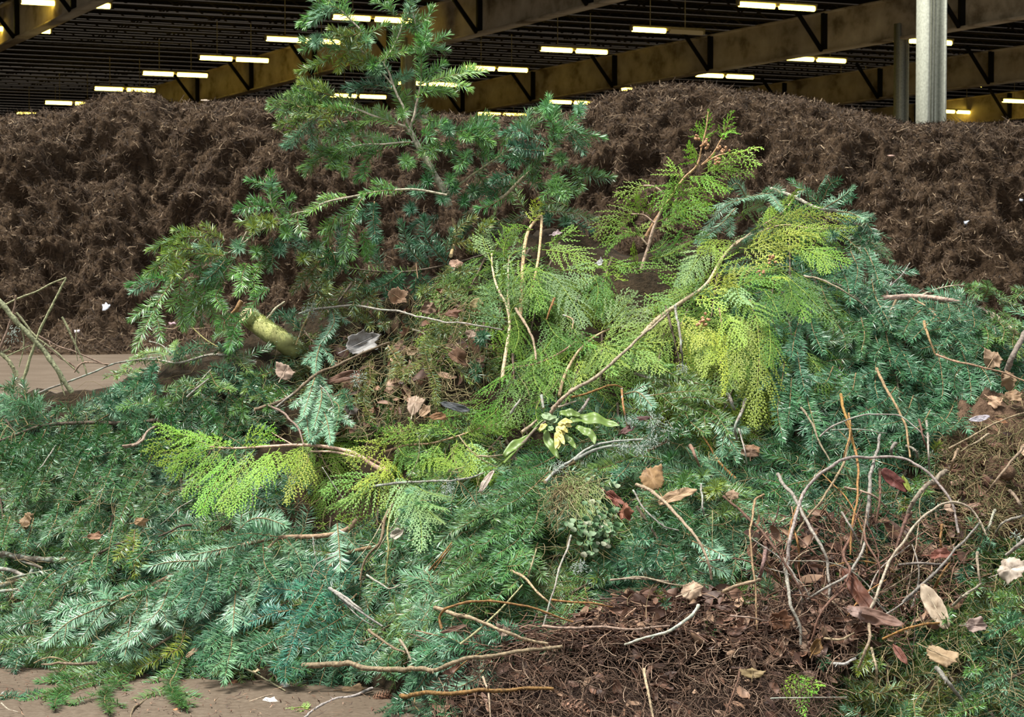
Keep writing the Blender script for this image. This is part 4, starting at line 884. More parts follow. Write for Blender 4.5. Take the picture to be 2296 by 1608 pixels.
cedar('cedar_branch', 'dark green cedar fronds low between the bare forked stem and the stick bundle',
 [('d 1700,1050 1600,1120 1450,1190 1280,1220', .003, .0015)],
 ['d:60 1560,1010 1480,1120 1380,1180 1250,1220','d:70 1500,1160 1560,1250 1540,1360','d:d70 1420,1200 1440,1320 1520,1420','d:70 1280,1230 1200,1300 1100,1380','d:60 1300,1260 1250,1380 1180,1460','d:p50 1330,1300 1290,1360 1330,1400','d:y46 1700,1160 1740,1260 1690,1330','d:70 1130,1420 1040,1480 1080,1540','d:70 1230,1420 1180,1500 1080,1580','d:d60 1600,1240 1660,1330 1640,1420','d:d60 1350,1400 1300,1480 1270,1580','d:d60 1480,1400 1440,1500 1460,1600','d:60 1640,960 1740,1060 1800,1090','d:d60 1900,600 1880,720 1920,800','d:d60 1820,680 1880,800 1860,900'],
 (.10,.27,.03), lift=.09)
cedar('cedar_frond', 'long sideways cedar frond with peeled pinkish stem pointing left, fans hanging below',
 [('c 2500,1600 2420,1570 2296,1490 2200,1460 2050,1435 1900,1430 1700,1440 1500,1450 1350,1440', .0065, .0026), ('c 2296,1510 2150,1475 2000,1470', .004, .0022), ('c 1880,1425 1800,1380 1750,1350', .002,.001)],
 ['c:60 1400,1440 1250,1400 1120,1360 1000,1290','c:60 1250,1420 1100,1400 940,1470','c:60 1500,1445 1330,1380 1200,1370 1100,1310','c:56 1560,1440 1620,1380 1690,1330','c:56 1640,1430 1700,1370 1760,1340','c:60 1420,1450 1350,1560 1260,1660 1180,1760','c:60 1350,1450 1200,1530 1100,1600','c:60 1240,1460 1130,1500 1040,1560','c:70 1520,1460 1430,1600 1340,1760 1290,1880','c:70 1640,1460 1560,1580 1460,1750 1420,1850','c:70 1740,1450 1680,1580 1560,1740 1470,1880','c:60 1800,1450 1720,1560 1660,1680','c:y50 1950,1440 1940,1560 1880,1720 1840,1800','c:50 1930,1450 1880,1500 1830,1600'],
 (.20,.40,.040), lift=.13, bark=(.56,.38,.28), droop=.3)
cedar('cedar_frond', 'hanging light cedar frond fanned out below the peeled cedar stem',
 [('g 330,330 420,380 470,440 520,520', .003, .0015)],
 ['g:p90 500,430 580,560 640,700 650,880','g:p60 560,460 680,540 820,570','g:p60 560,500 680,600 800,640','g:p60 600,560 700,660 770,720','g:60 470,440 500,560 540,680','g:y50 430,320 460,400 420,440','g:y60 480,360 380,460 260,520','g:60 460,420 330,540 160,600','g:60 420,440 240,480 60,540','g:60 400,500 260,600 100,640'],
 (.20,.38,.075), lift=.13, bark=BKC, droop=.3)
cedar('cedar_branch', 'olive cedar branch lying across behind the hanging light frond',
 [('g 430,300 560,260 700,250 850,210 1000,160 1150,120', .0036, .0016)],
 ['g:y50 560,260 480,200 380,230','g:y60 480,250 360,280 210,340','g:60 640,250 560,190 430,180','g:60 700,250 640,180 560,150','g:60 850,210 760,150 640,140','g:60 900,200 1000,150 1130,150','g:70 760,250 700,340 640,400','g:60 900,230 940,330 930,440','g:60 860,230 840,330 860,400','g:60 560,330 700,350 830,390','g:d60 500,260 560,330 660,330','g:60 1000,160 1080,110 1190,60','g:d60 700,120 820,90 960,70','g:p60 940,230 980,330 1010,430','g:d60 460,220 430,150 380,200'],
 (.145,.27,.028), lift=.09)
cedar('cedar_sprig', 'fresh cedar sprig hanging over the dark roots at the bottom edge', 
 [('h 935,1250 945,1340 950,1400', .0022,.0012)],
 ['h:34 950,1350 960,1480 985,1600','h:36 945,1360 920,1430 885,1485','h:36 955,1370 1010,1420 1080,1440','h:30 950,1400 1000,1460 1040,1480'], (.15,.36,.03), lift=.10, cat='cedar sprig')
cedar('cedar_sprig', 'small green cedar sprig on the floor beside the grey twig',
 [('f 1860,1570 1800,1560 1760,1570', .0015,.001)], ['f:30 1830,1565 1780,1550 1730,1560','f:28 1800,1570 1760,1590 1720,1600','f:26 1830,1560 1800,1540'], (.18,.34,.09), lift=.015, cat='cedar sprig')
# ================================================================ BARE STICKS AND CANES
def stick(s, rpx, col, label, name='twig', cat='twig', lift=.10, Y=None, arc=0.0, taper=.6, knots=0, barkm='bark', group=None, buds=0):
    """rpx: half thickness in photo pixels at the thick (first) end"""
    pts = t3(s, lift, Y, arc); p = smoothpath(pts, .012)
    r0 = rpx*.8*np.linalg.norm(pts[0])/F
    p = p+np.stack([fbm(np.arange(len(p))*.16, np.full(len(p), 3.3+k*7), int(rng.integers(999)), 3) for k in range(3)], 1)*r0*1.6
    base = p[0]
    mb = MB(); nodes = (np.arange(len(p))*.012/rng.uniform(.05,.09)+rng.random()) % 1
    rr = np.linspace(r0, r0*taper, len(p))*(1+.14*fbm(np.arange(len(p))*.45, np.zeros(len(p)), int(rng.integers(999)), 2)+.22*np.exp(-((nodes-.5)/.10)**2))
    tube(mb, p-base, rr, 8, 0, .05, 1)
    for k in range(buds):
        i = int(rng.integers(2, max(3, len(p)-2))); d = unit(rng.normal(0,1,3)+unit(p[min(i+1,len(p)-1)]-p[i-1]))
        L_ = rng.uniform(.006,.016)
        tube(mb, np.array([p[i], p[i]+d*L_*.5, p[i]+d*L_])-base, [rr[i]*.6, rr[i]*.35, rr[i]*.2], 5, 0)
    o = mb.obj(name, [M[barkm], M['wood']], None, True, color=vary(tuple(c*.56 for c in col), .14)); o.location = base
    q = px(s) if isinstance(s, str) else s; mx, my = q[len(q)//2]
    if len(label.split()) < 6: label = where(mx, my, label)
    return tag(o, label, cat, group)
# pale yellowish bare stems at the left edge
for s, rp, lb, tp in [('c -60,470 0,520 100,640 190,730 280,810 360,940 460,1080', 7.5, 'thickest yellow-green bare stem bending into the left boughs', .8),
     ('c -60,580 0,545 120,485 250,430 350,380 430,350', 2.6, 'long straight yellowish bare twig rising to a pointed joint', .8),
     ('c 150,1010 180,920 260,680 320,570 350,500 430,350', 4.4, 'upright yellow-green bare stem knobbed beneath the pointed joint', .6),
     ('c -40,870 0,810 60,660 90,560 105,470', 4.0, 'brownish bare stem crossing the thick stem at the left edge', .6),
     ('c 100,580 170,660 240,740 330,810 400,860 510,970', 3.2, 'second yellow bare stem running beside the thickest one', .7),
     ('c 250,730 360,790 480,830 600,880 690,915', 2.6, 'thin reddish bare twig crossing the compost toe', .6),
     ('c 395,610 440,690 480,770 520,860 560,970', 3.2, 'short pale bare twig standing before the compost toe', .7),
     ('c 40,860 130,820 210,785', 1.8, 'tiny whitish cross twig between the yellow bare stems', .6),
     ('c -40,800 20,850 60,900 110,990', 6.0, 'stout pale stub sticking up at the left edge', .9),
     ('c 480,960 530,900 600,895 700,910', 2.8, 'small looped pale twig at the end of the reddish twig', .6),
     ('c 495,690 488,780 500,890', 1.4, 'hair-thin twig with a white tuft before the compost', .6),
     ('c 140,690 150,800 120,930', 2.2, 'thin yellowish twig hanging between the crossed bare stems', .6),
     ('c 290,780 380,860 450,900 500,960', 3.0, 'pale stem peeling alongside the reddish twig', .7),
     ('c 370,960 400,1050 420,1110', 2.4, 'pale stub poking into the pale left needles', .7),
     ('c 20,830 60,810 70,790', 2.6, 'pale curled chip on the thick yellow stem', .7)]:
    stick(s, rp, PG if 'redd' not in lb and 'brown' not in lb else (.40,.27,.20), lb, 'bare_stem' if rp > 3 else 'twig', 'bare stem' if rp > 3 else 'twig', lift=.02, Y=6.05, taper=tp, buds=3)
# sticks, twigs and canes: trace, half width px, colour, label, arc
for s, rp, c, lb, ar in [
 ('c 250,1095 420,1030 600,960 740,905 850,885 1040,860', 2.9, BKG, 'long thin twig lying over the pale left boughs', .02),
 ('c 1200,1120 1270,1060 1340,1005', 3.2, BKG, 'short grey-brown twig in the pale left boughs', .02),
 ('c 805,1440 870,1430 920,1390 950,1340 1000,1310', 4.6, (.52,.40,.30), 'thick cut twig with pale sawn end beside the long cedar frond', .03),
 ('c 1230,665 1290,720 1350,770 1400,800', 1.9, (.50,.46,.18), 'thin yellow twig below the overhanging bough', .02),
 ('c 960,760 1040,790 1110,850', 1.7, BKG, 'thin grey twig below the hanging comb', .02),
 ('c 1640,1200 1760,1170 1850,1130 1930,1060 2000,1000 2080,950 2180,910 2296,860 2420,800 2500,770', 5.0, (.32,.24,.15), 'long brown stick slanting up from the dark middle past the big grey-white leaf', .03),
 ('c 1780,1180 1880,1100 1960,1030', 3.2, BKG, 'grey stick forked off the long brown stick', .02),
 ('c 1720,1180 1800,1210 1850,1250 1900,1300 1930,1340 1950,1430', 3.6, (.42,.30,.24), 'crooked brown twig ending on the peeled cedar stem', .03),
 ('c 1700,640 1760,570 1830,505', 4.2, (.62,.56,.40), 'short bark-stripped stick with an angled end above the mossy log', .03),
 ('c 2040,440 2010,540 1960,650 1910,780', 3.2, (.58,.44,.18), 'pale stick with orange patch and lichen knot', .03),
 ('c 2060,1050 2110,1100 2150,1190', 1.8, BKG, 'thin twig crossing the whitish spray', .02),
 ('d -80,870 0,845 140,825 280,820 420,845 560,860 700,895 850,920 1030,945 1220,970', 3.3, (.66,.62,.54), 'long whitish lichened twig stretched across the brown hollow', .04),
 ('d 890,500 915,400 905,300 900,265', 5.0, (.62,.45,.22), 'snapped pale stub standing by the lower sapling tufts', .02),
 ('d 680,640 672,560 668,480', 1.6, (.50,.30,.18), 'thin reddish upright twig in the hollow', .02),
 ('d 285,800 275,720 280,640', 1.5, (.50,.42,.30), 'thin upright straw in the hollow', .02),
 ('d 1310,840 1360,920 1400,980 1430,1050 1440,1160', 4.2, (.55,.43,.28), 'bare cedar stick leaning in the dark cedar', .02),
 ('d 1560,770 1530,840 1510,910', 3.6, BKO, 'short orange-brown twig in the dark cedar', .02),
 ('d 1620,880 1680,910 1675,970', 2.8, (.55,.40,.24), 'bent tan twig under the broad whitish frond', .02),
 ('d 1540,1480 1620,1420 1720,1340 1850,1260 1960,1160 2090,1050 2200,950 2296,870', 5.2, (.56,.46,.32), 'longest straight stick of the bundle above the wilted yellow flower', .03),
 ('d 1530,1500 1600,1420 1680,1360', 5.6, (.62,.48,.33), 'split peeled stick of the bundle above the wilted yellow flower', .04),
 ('d 1580,1470 1700,1435', 3.4, (.66,.56,.40), 'short split splinter of the stick bundle', .03),
 ('d 1700,1520 1750,1470 1790,1420', 5.0, BKG, 'thick grey stub of the stick bundle', .03),
 ('d 1670,1410 1780,1385 1880,1345 1950,1330 2000,1350', 3.2, BKO, 'orange-brown twig curving over from the stick bundle', .03),
 ('d 1985,1350 2000,1430 2010,1500 2030,1610', 3.6, (.50,.25,.10), 'rusty flaking twig hanging down beside the lichen twig', .04),
 ('d 1280,1510 1310,1460 1340,1420', 4.2, BKG, 'short grey stub in the dark cedar', .02),
 ('d 1480,1390 1490,1480', 5.2, BKG, 'stout grey peg in the dark cedar', .02),
 ('g 1180,350 1240,260 1320,170 1400,110', 4.6, (.50,.40,.27), 'lower end of stick bundle over the pale green blade', .04),
 ('g 1240,190 1330,120', 5.0, (.55,.42,.30), 'peeled chunk of stick beside the flower', .04),
 ('g 980,330 1060,325 1150,310', 3.6, (.60,.48,.30), 'tan stick end beside the olive cedar', .03),
 ('g 870,200 930,280 1000,340 1100,390', 1.9, (.55,.48,.25), 'thin tan stalk over the olive cedar', .03),
 ('g 640,210 630,330 590,430 530,540 470,620', 1.6, (.48,.45,.22), 'thin arching green stalk over the light frond', .05),
 ('g 60,390 130,500 270,690', 1.2, BKG, 'hair-thin dark twig over the fir below the peeled stem', .03),
 ('g 480,610 440,700 420,760 390,850 310,930 290,1050', 5.2, (.33,.25,.14), 'crooked grey-brown stick hanging down below the light frond', .04),
 ('g 470,600 460,700 450,800 455,880 440,1000 440,1080', 3.4, (.42,.40,.16), 'olive green stem beside the crooked hanging stick', .04),
 ('g 510,690 440,800 380,890 300,970', 1.9, (.60,.52,.36), 'thin pale twig crossing the crooked hanging stick', .04),
 ('g 450,640 380,780 300,900 200,1010', 1.8, (.55,.48,.30), 'thin straw slanting left from the crooked hanging stick', .04),
 ('g 320,1030 400,1080 460,1110 520,1085', 3.2, BKG, 'grey twig joined under the crooked hanging stick', .03),
 ('g 100,1110 170,1160 240,1210 320,1270 415,1335', 4.6, (.56,.52,.46), 'grey weathered stick lying on the combed blue boughs', .04),
 ('g 140,1140 260,1260 370,1340', 2.6, BKG, 'thin stick under the grey weathered stick', .03),
 ('g 335,1355 400,1410 500,1470 620,1500', 4.0, (.36,.27,.17), 'brown stick running into the bottom branch', .03),
 ('g 520,1410 560,1470 600,1560', 4.6, (.40,.33,.24), 'stub slanting down to the bottom branch', .03),
 ('g 730,1220 900,1275 1030,1320 1150,1370 1270,1415 1400,1450', 6.2, (.58,.44,.29), 'long peeled tan stick above the dark soil', .05),
 ('g 765,1350 755,1280 800,1230 900,1195 1000,1185 1100,1190 1250,1215 1350,1240 1550,1310', 4.0, BKO, 'hooked orange-brown twig arching over the peeled tan stick', .05),
 ('g 880,1440 960,1380 1060,1290 1170,1180 1250,1090', 3.6, (.50,.48,.24), 'straight yellow-green stem under the peeled tan stick', .03),
 ('g 1180,1000 1240,1035 1300,1090 1380,1170 1440,1230', 4.0, (.55,.41,.24), 'tan twig slanting through the middle front', .04),
 ('g 1530,800 1500,900 1450,1050 1410,1190 1370,1340', 3.4, BKG, 'straight grey twig running down from the clover clump', .05),
 ('g 700,1005 760,930 830,840', 3.2, BKO, 'orange twig pair left of the big combed bough', .03),
 ('g 1280,1040 1300,980 1330,880', 3.0, (.52,.47,.26), 'yellowish straw stem in the big combed bough', .03),
 ('g 1770,1060 1880,1050 2010,1055 2116,1070', 3.0, (.60,.46,.34), 'thin pinkish twig over the bluish fir', .03),
 ('g 1420,1180 1550,1195 1700,1200 1780,1215', 3.4, BKO, 'rusty twig edging the bark litter', .03),
 ('g 1360,1335 1500,1345 1700,1345 1900,1350 2050,1335 2116,1330', 4.6, (.38,.28,.20), 'long brown stick lying along the bark litter', .03),
 ('g 720,1005 830,850', 2.0, BKO, 'second thin twig of the orange pair', .04),
 ('g -60,1570 60,1555 200,1550 320,1575 420,1590 560,1596 700,1590 830,1560 950,1520 1080,1500 1200,1490 1330,1465 1470,1450', 8.0, (.40,.30,.19), 'thick brown branch running along the bottom of the pile', .03),
 ('g 850,1600 900,1550 1000,1490', 2.0, BKO, 'thin twig over the thick bottom branch', .04),
 ('0 900,1560 960,1556 1050,1553 1130,1548 1240,1545', 7.0, BKO, 'orange-brown peeled root lying at the bottom edge', .03),
 ('0 1082,1518 1095,1560 1100,1610', 3.6, (.62,.48,.33), 'short tan peg upright at the bottom edge', .04),
 ('f 2000,650 1880,700 1840,790', 2.0, BKG, 'thin shoot stub in the combed blue bough', .02),
 ('f 1855,540 1870,650 1900,760', 1.4, BKG, 'thread-thin twig over the forked brown stem', .04),
 ('f 1960,840 2040,900 2116,950 2160,990', 5.0, (.56,.52,.46), 'grey broken stick end among blue combs', .04),
 ('f 570,1290 440,1295 350,1290 255,1300', 4.4, (.52,.38,.24), 'tan forked twig lying on the low left tips', .04),
 ('f 405,1285 340,1258 280,1258 200,1285', 2.6, (.52,.40,.24), 'thin curved prong beside the tan forked twig', .04),
 ('f 1140,320 1060,370 1000,430 950,470', 1.8, BKG, 'fine arching twig in the shaded left flank', .03),
 ('f 1140,470 1070,480 1010,510 940,540', 3.4, BKD, 'dark bent twig in the shaded left flank', .02),
 ('f 330,0 250,120 230,140', 2.4, BKG, 'fine pale twig under the dark horizontal bough', .03),
 ('0 275,1002 300,996 325,975', 3.0, (.52,.40,.28), 'short blunt twig under the dark horizontal bough', .03),
 ('e 1530,615 1590,560 1640,490', 2.2, BKG, 'thin bare twig pointing up against the right compost', .02),
 ('e 1720,820 1750,910 1790,1010', 4.0, (.52,.34,.16), 'orange-brown twig hanging under the grey bending bough', .03),
 ('e 1790,1010 1900,1045 2000,1070 2150,1110 2310,1170', 3.4, (.44,.30,.19), 'long thin twig to the curled tan leaf', .04),
 ('e 2200,1110 2240,1030 2296,910 2340,830', 8.5, (.36,.29,.24), 'thick grey stick leaning at the right edge', .05),
 ('e 1450,1100 1490,1190 1540,1280 1590,1370 1620,1450 1640,1600', 4.2, (.50,.34,.18), 'long tan cane crossing the dark gap on the right', .05),
 ('e 1240,1240 1265,1340 1300,1440 1340,1600', 4.4, (.58,.33,.08), 'bright orange cane in the dark gap', .05),
 ('e 1290,1350 1300,1450 1275,1540 1255,1620', 3.0, (.55,.33,.12), 'thin orange cane crossing the bright orange cane', .06),
 ('e 1120,1490 1190,1430 1280,1390 1370,1362 1450,1355 1580,1365 1670,1430 1760,1510', 2.7, BKG, 'thin grey arching twig over the dark gap', .06),
 ('e 1190,1445 1350,1445 1510,1465', 2.2, BKG, 'thin level twig across the dark gap', .05),
 ('e 1015,1320 1060,1380 1100,1450 1130,1530 1180,1620', 3.4, (.52,.42,.28), 'tan twig beside the longest hanging comb', .05),
 ('e 1860,1555 1960,1500 2050,1450 2160,1395 2310,1345', 2.9, (.50,.40,.24), 'long straw-coloured stalk before the soil patch', .05),
 ('e 1690,1390 1710,1470 1750,1570', 3.4, BKR, 'reddish twig left of the soil patch', .05),
 ('e 690,1270 670,1350 640,1420 650,1500', 5.0, BKG, 'forked grey stub left arm under the hanging frond', .04),
 ('e 598,1240 620,1290 640,1335', 5.6, BKG, 'blunt grey stub left of the hanging frond tip', .04),
 ('e 660,1440 690,1560 700,1640', 2.9, BKG, 'slim grey cane below the hanging frond tip', .05),
 ('e 290,735 305,830 320,920 325,1000 330,1095', 4.0, BKG, 'lichened bare twig hanging in the bright cedar', .10),
 ('e 1040,560 1150,590 1260,640 1370,720', 3.0, (.50,.44,.28), 'curved bare twig in the blue-green drape', .08),
 ('t 1400,740 1500,790 1600,860 1680,940 1760,1030 1850,1130 1940,1230 2000,1350 2040,1470 2070,1610', 5.2, (.55,.42,.28), 'long cane running down past the tan leaf pair', .06),
 ('t 1360,800 1420,900 1480,980 1560,1060 1660,1130 1780,1170', 3.0, BKG, 'grey cane curving right below the tan leaf pair', .05),
 ('t 1890,400 1930,490 1960,600', 5.0, (.42,.26,.18), 'short red-brown stick beside the tan leaf pair', .05),
 ('t 1980,740 1990,860 1990,960 2010,1020', 3.6, BKG, 'grey twig standing right of the tan leaf pair', .05),
 ('h 400,1005 370,1060 300,1105 220,1140 140,1165 0,1212', 5.0, (.62,.56,.46), 'whitish stick lying across the dark soil', .05),
 ('h 580,1050 680,1065 780,1080', 3.0, (.44,.32,.24), 'thin stick lying left of the cane clump', .05),
 ('h 110,1340 125,1440 155,1610', 4.6, (.58,.43,.27), 'tan peg standing at the bottom edge of the dark soil', .05),
 ('h 640,1340 610,1450 550,1610', 3.2, BKR, 'reddish root slanting through the dark soil', .05),
 ('h 800,1505 1000,1502 1220,1500', 2.2, BKG, 'thin level twig by the fresh sprig', .06),
 ('h 0,850 100,845 230,875 320,890', 3.4, (.58,.46,.34), 'thin pinkish twig above the bark litter', .04),
 ]:
    stick(s, rp, c, lb, 'stick' if rp >= 4 else 'twig', 'stick' if rp >= 4 else 'twig', lift=.125, arc=ar, taper=.62, buds=int(rp > 2.4)*2, barkm='lichen_bark' if 'lichen' in lb or 'whitish' in lb or c is BKG else 'bark')
stick('t 560,720 700,600 830,520 1000,410 1200,360 1450,345', 4.6, (.52,.54,.48), 'lichen-covered twig crossing under the wilted flower', 'twig', 'twig', lift=.14, barkm='lichen_bark', buds=8)
stick('t 840,530 1000,450 1200,400 1330,400', 4.6, (.52,.54,.48), 'second lichen-crusted twig beside the clover clump', 'twig', 'twig', lift=.145, barkm='lichen_bark', buds=8)
stick('0 830,1092 920,1080 1010,1078 1085,1062', 4.0, (.54,.50,.46), 'knotted lichen twig below the olive cedar', 'twig', 'twig', lift=.12, barkm='lichen_bark', buds=8)
# the clump of bare canes
for s, rp, c, lb, ar in [
 ('h 890,780 893,700 905,620 940,500 980,400 1030,325 1080,270 1140,230 1200,200 1300,182 1400,180 1490,185 1560,200 1630,240 1690,290 1740,350 1780,410 1815,500 1835,600', 5.6, BKG, 'tallest arching grey cane over the cane clump', .10),
 ('h 835,270 865,320 900,370 950,440 980,500 1025,580 1060,640 1095,720 1110,780 1120,870 1120,970', 5.4, BKG, 'straight grey cane leaning left from the clump', .06),
 ('h 1310,1100 1350,1010 1380,940 1410,850 1440,770 1480,710 1530,650 1580,575 1640,510 1690,470 1740,442 1800,432 1860,445 1910,490 1945,540 1985,615', 4.8, (.56,.48,.36), 'smaller arching pale cane right of the tallest arch', .09),
 ('h 1330,560 1340,430 1350,300 1365,200 1385,130 1405,65', 6.2, BKG, 'upright lichened cane topped with a blunt end', .07),
 ('h 1755,265 1700,305 1650,350 1600,410 1565,460 1550,510', 8.0, (.40,.32,.25), 'thick cut cane stub under the tall arch', .06),
 ('h 1485,105 1470,140 1470,180', 6.0, BKG, 'stubby cane tip above the tall arch', .08),
 ('h 1395,245 1400,340 1395,440 1380,540', 4.6, BKR, 'short reddish cane inside the tall arch', .06),
 ('h 1215,-20 1250,100 1280,200 1280,320 1270,420 1250,560 1240,720', 4.0, (.50,.26,.09), 'long rusty cane running up through the tall arch', .08),
 ('h 1238,60 1205,200 1150,320 1090,410 1020,490 970,550 930,620', 4.0, (.50,.38,.22), 'tan cane bending left inside the tall arch', .07),
 ('h 540,400 640,480 700,540 760,600 820,680 860,740 910,820 960,900 1000,980', 4.2, BKR, 'dark red cane sloping down to the clump base', .07),
 ('h 765,385 720,415 705,460 695,540 690,620 700,760 715,900 725,1135', 3.6, (.48,.32,.19), 'hooked brown cane standing left of the clump', .08),
 ('h 770,690 760,770 738,850', 7.0, (.34,.22,.19), 'thick dark cut stub left of the clump', .06),
 ('h 545,915 640,875 700,862 745,858', 6.0, (.56,.40,.26), 'tan cut stick left of the clump base', .06),
 ('h 1525,985 1610,900 1700,820 1800,710 1880,620 1950,535', 4.8, BKG, 'straight cane slanting up right of the clump', .08),
 ('h 2290,560 2190,640 2090,720', 7.0, (.50,.42,.36), 'thick pale stick at the right edge by the pinkish leaf', .07),
 ('h 1795,995 1870,940 1955,878', 4.6, (.48,.42,.32), 'cut cane behind the beige oval leaf', .06),
 ('h 1500,770 1620,770 1755,768', 4.2, BKG, 'level cane behind the dark brown curled leaf', .05),
 ('h 1190,490 1240,560 1300,665', 3.8, BKG, 'short grey cane in the middle of the clump', .06),
 ('h 1335,1085 1350,1180 1320,1260 1280,1360', 5.0, (.56,.42,.27), 'forked tan cane below the dark brown curled leaf', .07),
 ('h 1350,1230 1375,1320 1380,1430', 4.2, (.52,.40,.27), 'right prong of the forked tan cane', .07),
 ('h 1720,1345 1760,1400 1850,1515', 7.5, (.50,.46,.40), 'thick grey cut stick in the bottom right greens', .07),
 ('h 1140,1320 1200,1310 1265,1285', 5.2, (.62,.58,.52), 'short whitish stick below the clump', .06),
 ('h 1660,-20 1665,150 1668,275', 3.6, BKG, 'slim upright cane right of the tall arch', .07),
 ('h 1550,120 1590,150 1610,190', 4.2, BKG, 'bent grey cane end over the tall arch', .08),
 ('h 1570,480 1530,560 1500,660 1460,760', 6.5, BKR, 'thick dark cane in the heart of the clump', .05),
 ('h 1830,140 1810,190 1785,255', 4.6, (.60,.45,.28), 'tan cane tip right of the tall arch', .06),
 ('h 880,740 900,880 920,1000 965,1110 965,1220', 6.0, BKG, 'crooked grey cane down the left of the clump base', .06),
 ('h 1240,620 1200,720 1240,810 1180,900 1090,1010', 4.6, BKR, 'knotty red-brown cane at the clump base', .06),
 ('h 1330,640 1270,760 1210,840 1100,900 990,970', 4.6, BKG, 'grey cane sloping left at the clump base', .06),
 ('h 1310,550 1330,650 1400,780 1390,880', 4.0, BKR, 'reddish cane beside the dark brown curled leaf', .06),
 ('h 1540,540 1500,650 1440,800 1400,900', 3.6, BKR, 'second reddish cane beside the dark brown curled leaf', .06),
 ('h 1200,900 1120,980 1060,1080 1000,1230', 4.6, BKR, 'brown cane running down into the dark soil', .06),
 ('h 1420,1180 1530,1130 1630,1100 1740,1090', 4.0, BKO, 'orange root below the beige oval leaf', .06),
 ('h 1100,1180 1180,1185 1260,1150', 4.0, (.52,.38,.24), 'short tan root at the clump base', .06),
 ('h 1740,560 1735,640 1750,730', 4.0, BKO, 'short orange cane right of the clump', .05),
 ('h 1210,355 1290,370 1370,400 1440,460', 3.8, (.50,.36,.26), 'level tan cane inside the tall arch', .07),
 ('h 2190,130 2100,230 2020,330 1980,380', 4.4, (.45,.34,.22), 'brown stick beside the brown ball on the soil patch', .06),
 ('h 2190,500 2080,540 2030,600', 4.0, BKG, 'grey twig below the soil patch', .06),
 ('h 2030,480 2000,560 1985,600', 4.6, BKG, 'short grey stub below the soil patch', .06),
 ('h 2000,60 1930,100 1850,150', 3.6, (.52,.42,.28), 'straw on the left of the soil patch', .05),
 ('h 2120,370 2160,440 2190,500', 5.4, (.42,.31,.22), 'thick brown twig in the soil patch', .05),
 ('h 1930,710 1935,800 1950,880', 4.6, (.46,.38,.28), 'short stub behind the cut cane', .05),
 ('h 1700,900 1730,840 1790,760', 4.2, BKO, 'rusty cane behind the beige oval leaf', .06),
 ]:
    stick(s, rp*.92, c, lb, 'cane' if 'cane' in lb else 'stick', 'cane' if 'cane' in lb else 'stick', lift=.10, arc=ar, taper=.7, buds=4, group=None)
# thick grey sticks lying under the left flank
for s, rp, c, lb in [('f -60,620 60,645 200,665 300,675 400,685', 9, (.26,.22,.17), 'thickest grey stick lying under the left fir flank'), ('f 60,650 150,690 250,720', 4, (.45,.40,.32), 'pale twig across the thickest grey stick'),
   ('f 40,790 160,765 300,735', 3, (.46,.44,.26), 'thin yellowish stick under the left fir flank'), ('f 190,740 140,810 70,895', 5, (.45,.38,.28), 'tan stick slanting across the stacked grey sticks'), ('f -40,840 60,815 150,790', 7, (.40,.32,.20), 'brown stick end under the left fir flank'),
   ('f -40,720 60,740 140,770', 6, (.48,.44,.38), 'weathered stick in the middle of the stacked sticks'), ('f -40,870 40,860 110,850', 5, (.50,.40,.28), 'lowest tan stick under the left fir flank')]:
    stick(s, rp, c, lb, 'stick', 'stick', lift=.03, taper=.85, barkm='lichen_bark')
stick('f 970,1425 900,1470 830,1525 785,1580 780,1640', 3.6, (.33,.25,.15), 'bent brown twig resting on the floor at the front', 'twig', 'twig', lift=.012)
stick('f 1415,1310 1500,1345 1600,1400 1695,1455', 3.0, (.46,.44,.26), 'straight greenish twig on the floor before the combed boughs', 'twig', 'twig', lift=.02)
stick('f 1590,1325 1630,1370 1640,1405', 3.0, (.46,.34,.22), 'short brown twig end before the combed boughs', 'twig', 'twig', lift=.02)
stick('f 2200,1440 2100,1480 1980,1500 1870,1560 1790,1620', 4.6, (.58,.55,.50), 'forked grey twig lying on the floor', 'twig', 'twig', lift=.02, buds=3)
stick('f 1480,1515 1560,1490 1620,1470', 2.4, (.60,.50,.36), 'tan splinter on the floor beside the white scrap', 'twig', 'twig', lift=.012)
stick('f 10,1530 50,1560 110,1580', 2.6, (.56,.46,.36), 'pale twig on the floor in the near left corner', 'twig', 'twig', lift=.012)

# ================================================================ the mossy sawn log
lg = t3('s 1090,1310 1180,1385 1300,1470 1420,1550 1540,1640', lift=[.10,.10,.08,.03,-.06]); p = smoothpath(lg, .01)
r = root('sawn_log', p[0], 'mossy sawn log end leaning out beside the overhanging bough', 'log')
M['moss_bark'] = bark_mat('mossy_bark', False, (.36,.37,.14), 30, .85, spots=(.46,.52,.22))
mb = MB(); tube(mb, p-p[0], np.full(len(p), .0285)*(1+.05*fbm(np.arange(len(p))*.2, np.zeros(len(p)), 5, 3)), 20, 0, .04, 0)
mb.obj('bark', [M['moss_bark']], r, True)
mb = MB(); d = unit(p[0]-p[2]); tube(mb, np.array([p[0]-d*.002, p[0]+d*.004])-p[0], [.026, .025], 20); mb.obj('cut_face', M['wood'], r)
mb = MB(); n = 1500; k = rng.integers(0, len(p), n); T, N, B = frames(p, (0,-.4,.9)); ph = rng.normal(.5, 1.1, n)
rad = np.cos(ph)[:,None]*N[k]+np.sin(ph)[:,None]*B[k]
add_needles(mb, p[k]+rad*.028-p[0], rad+rng.normal(0,.8,(n,3)), T[k], rng.uniform(.004,.010,n), np.full(n,.0016))
tag(mb.obj('moss', M['fir'], r, color=(.40,.46,.17)), kind=None)
stick('s 1040,1190 980,1290 920,1390', 7.5, (.60,.36,.17), 'orange splintered wood above the sawn log end', 'stick', 'stick', lift=.14, taper=.5)

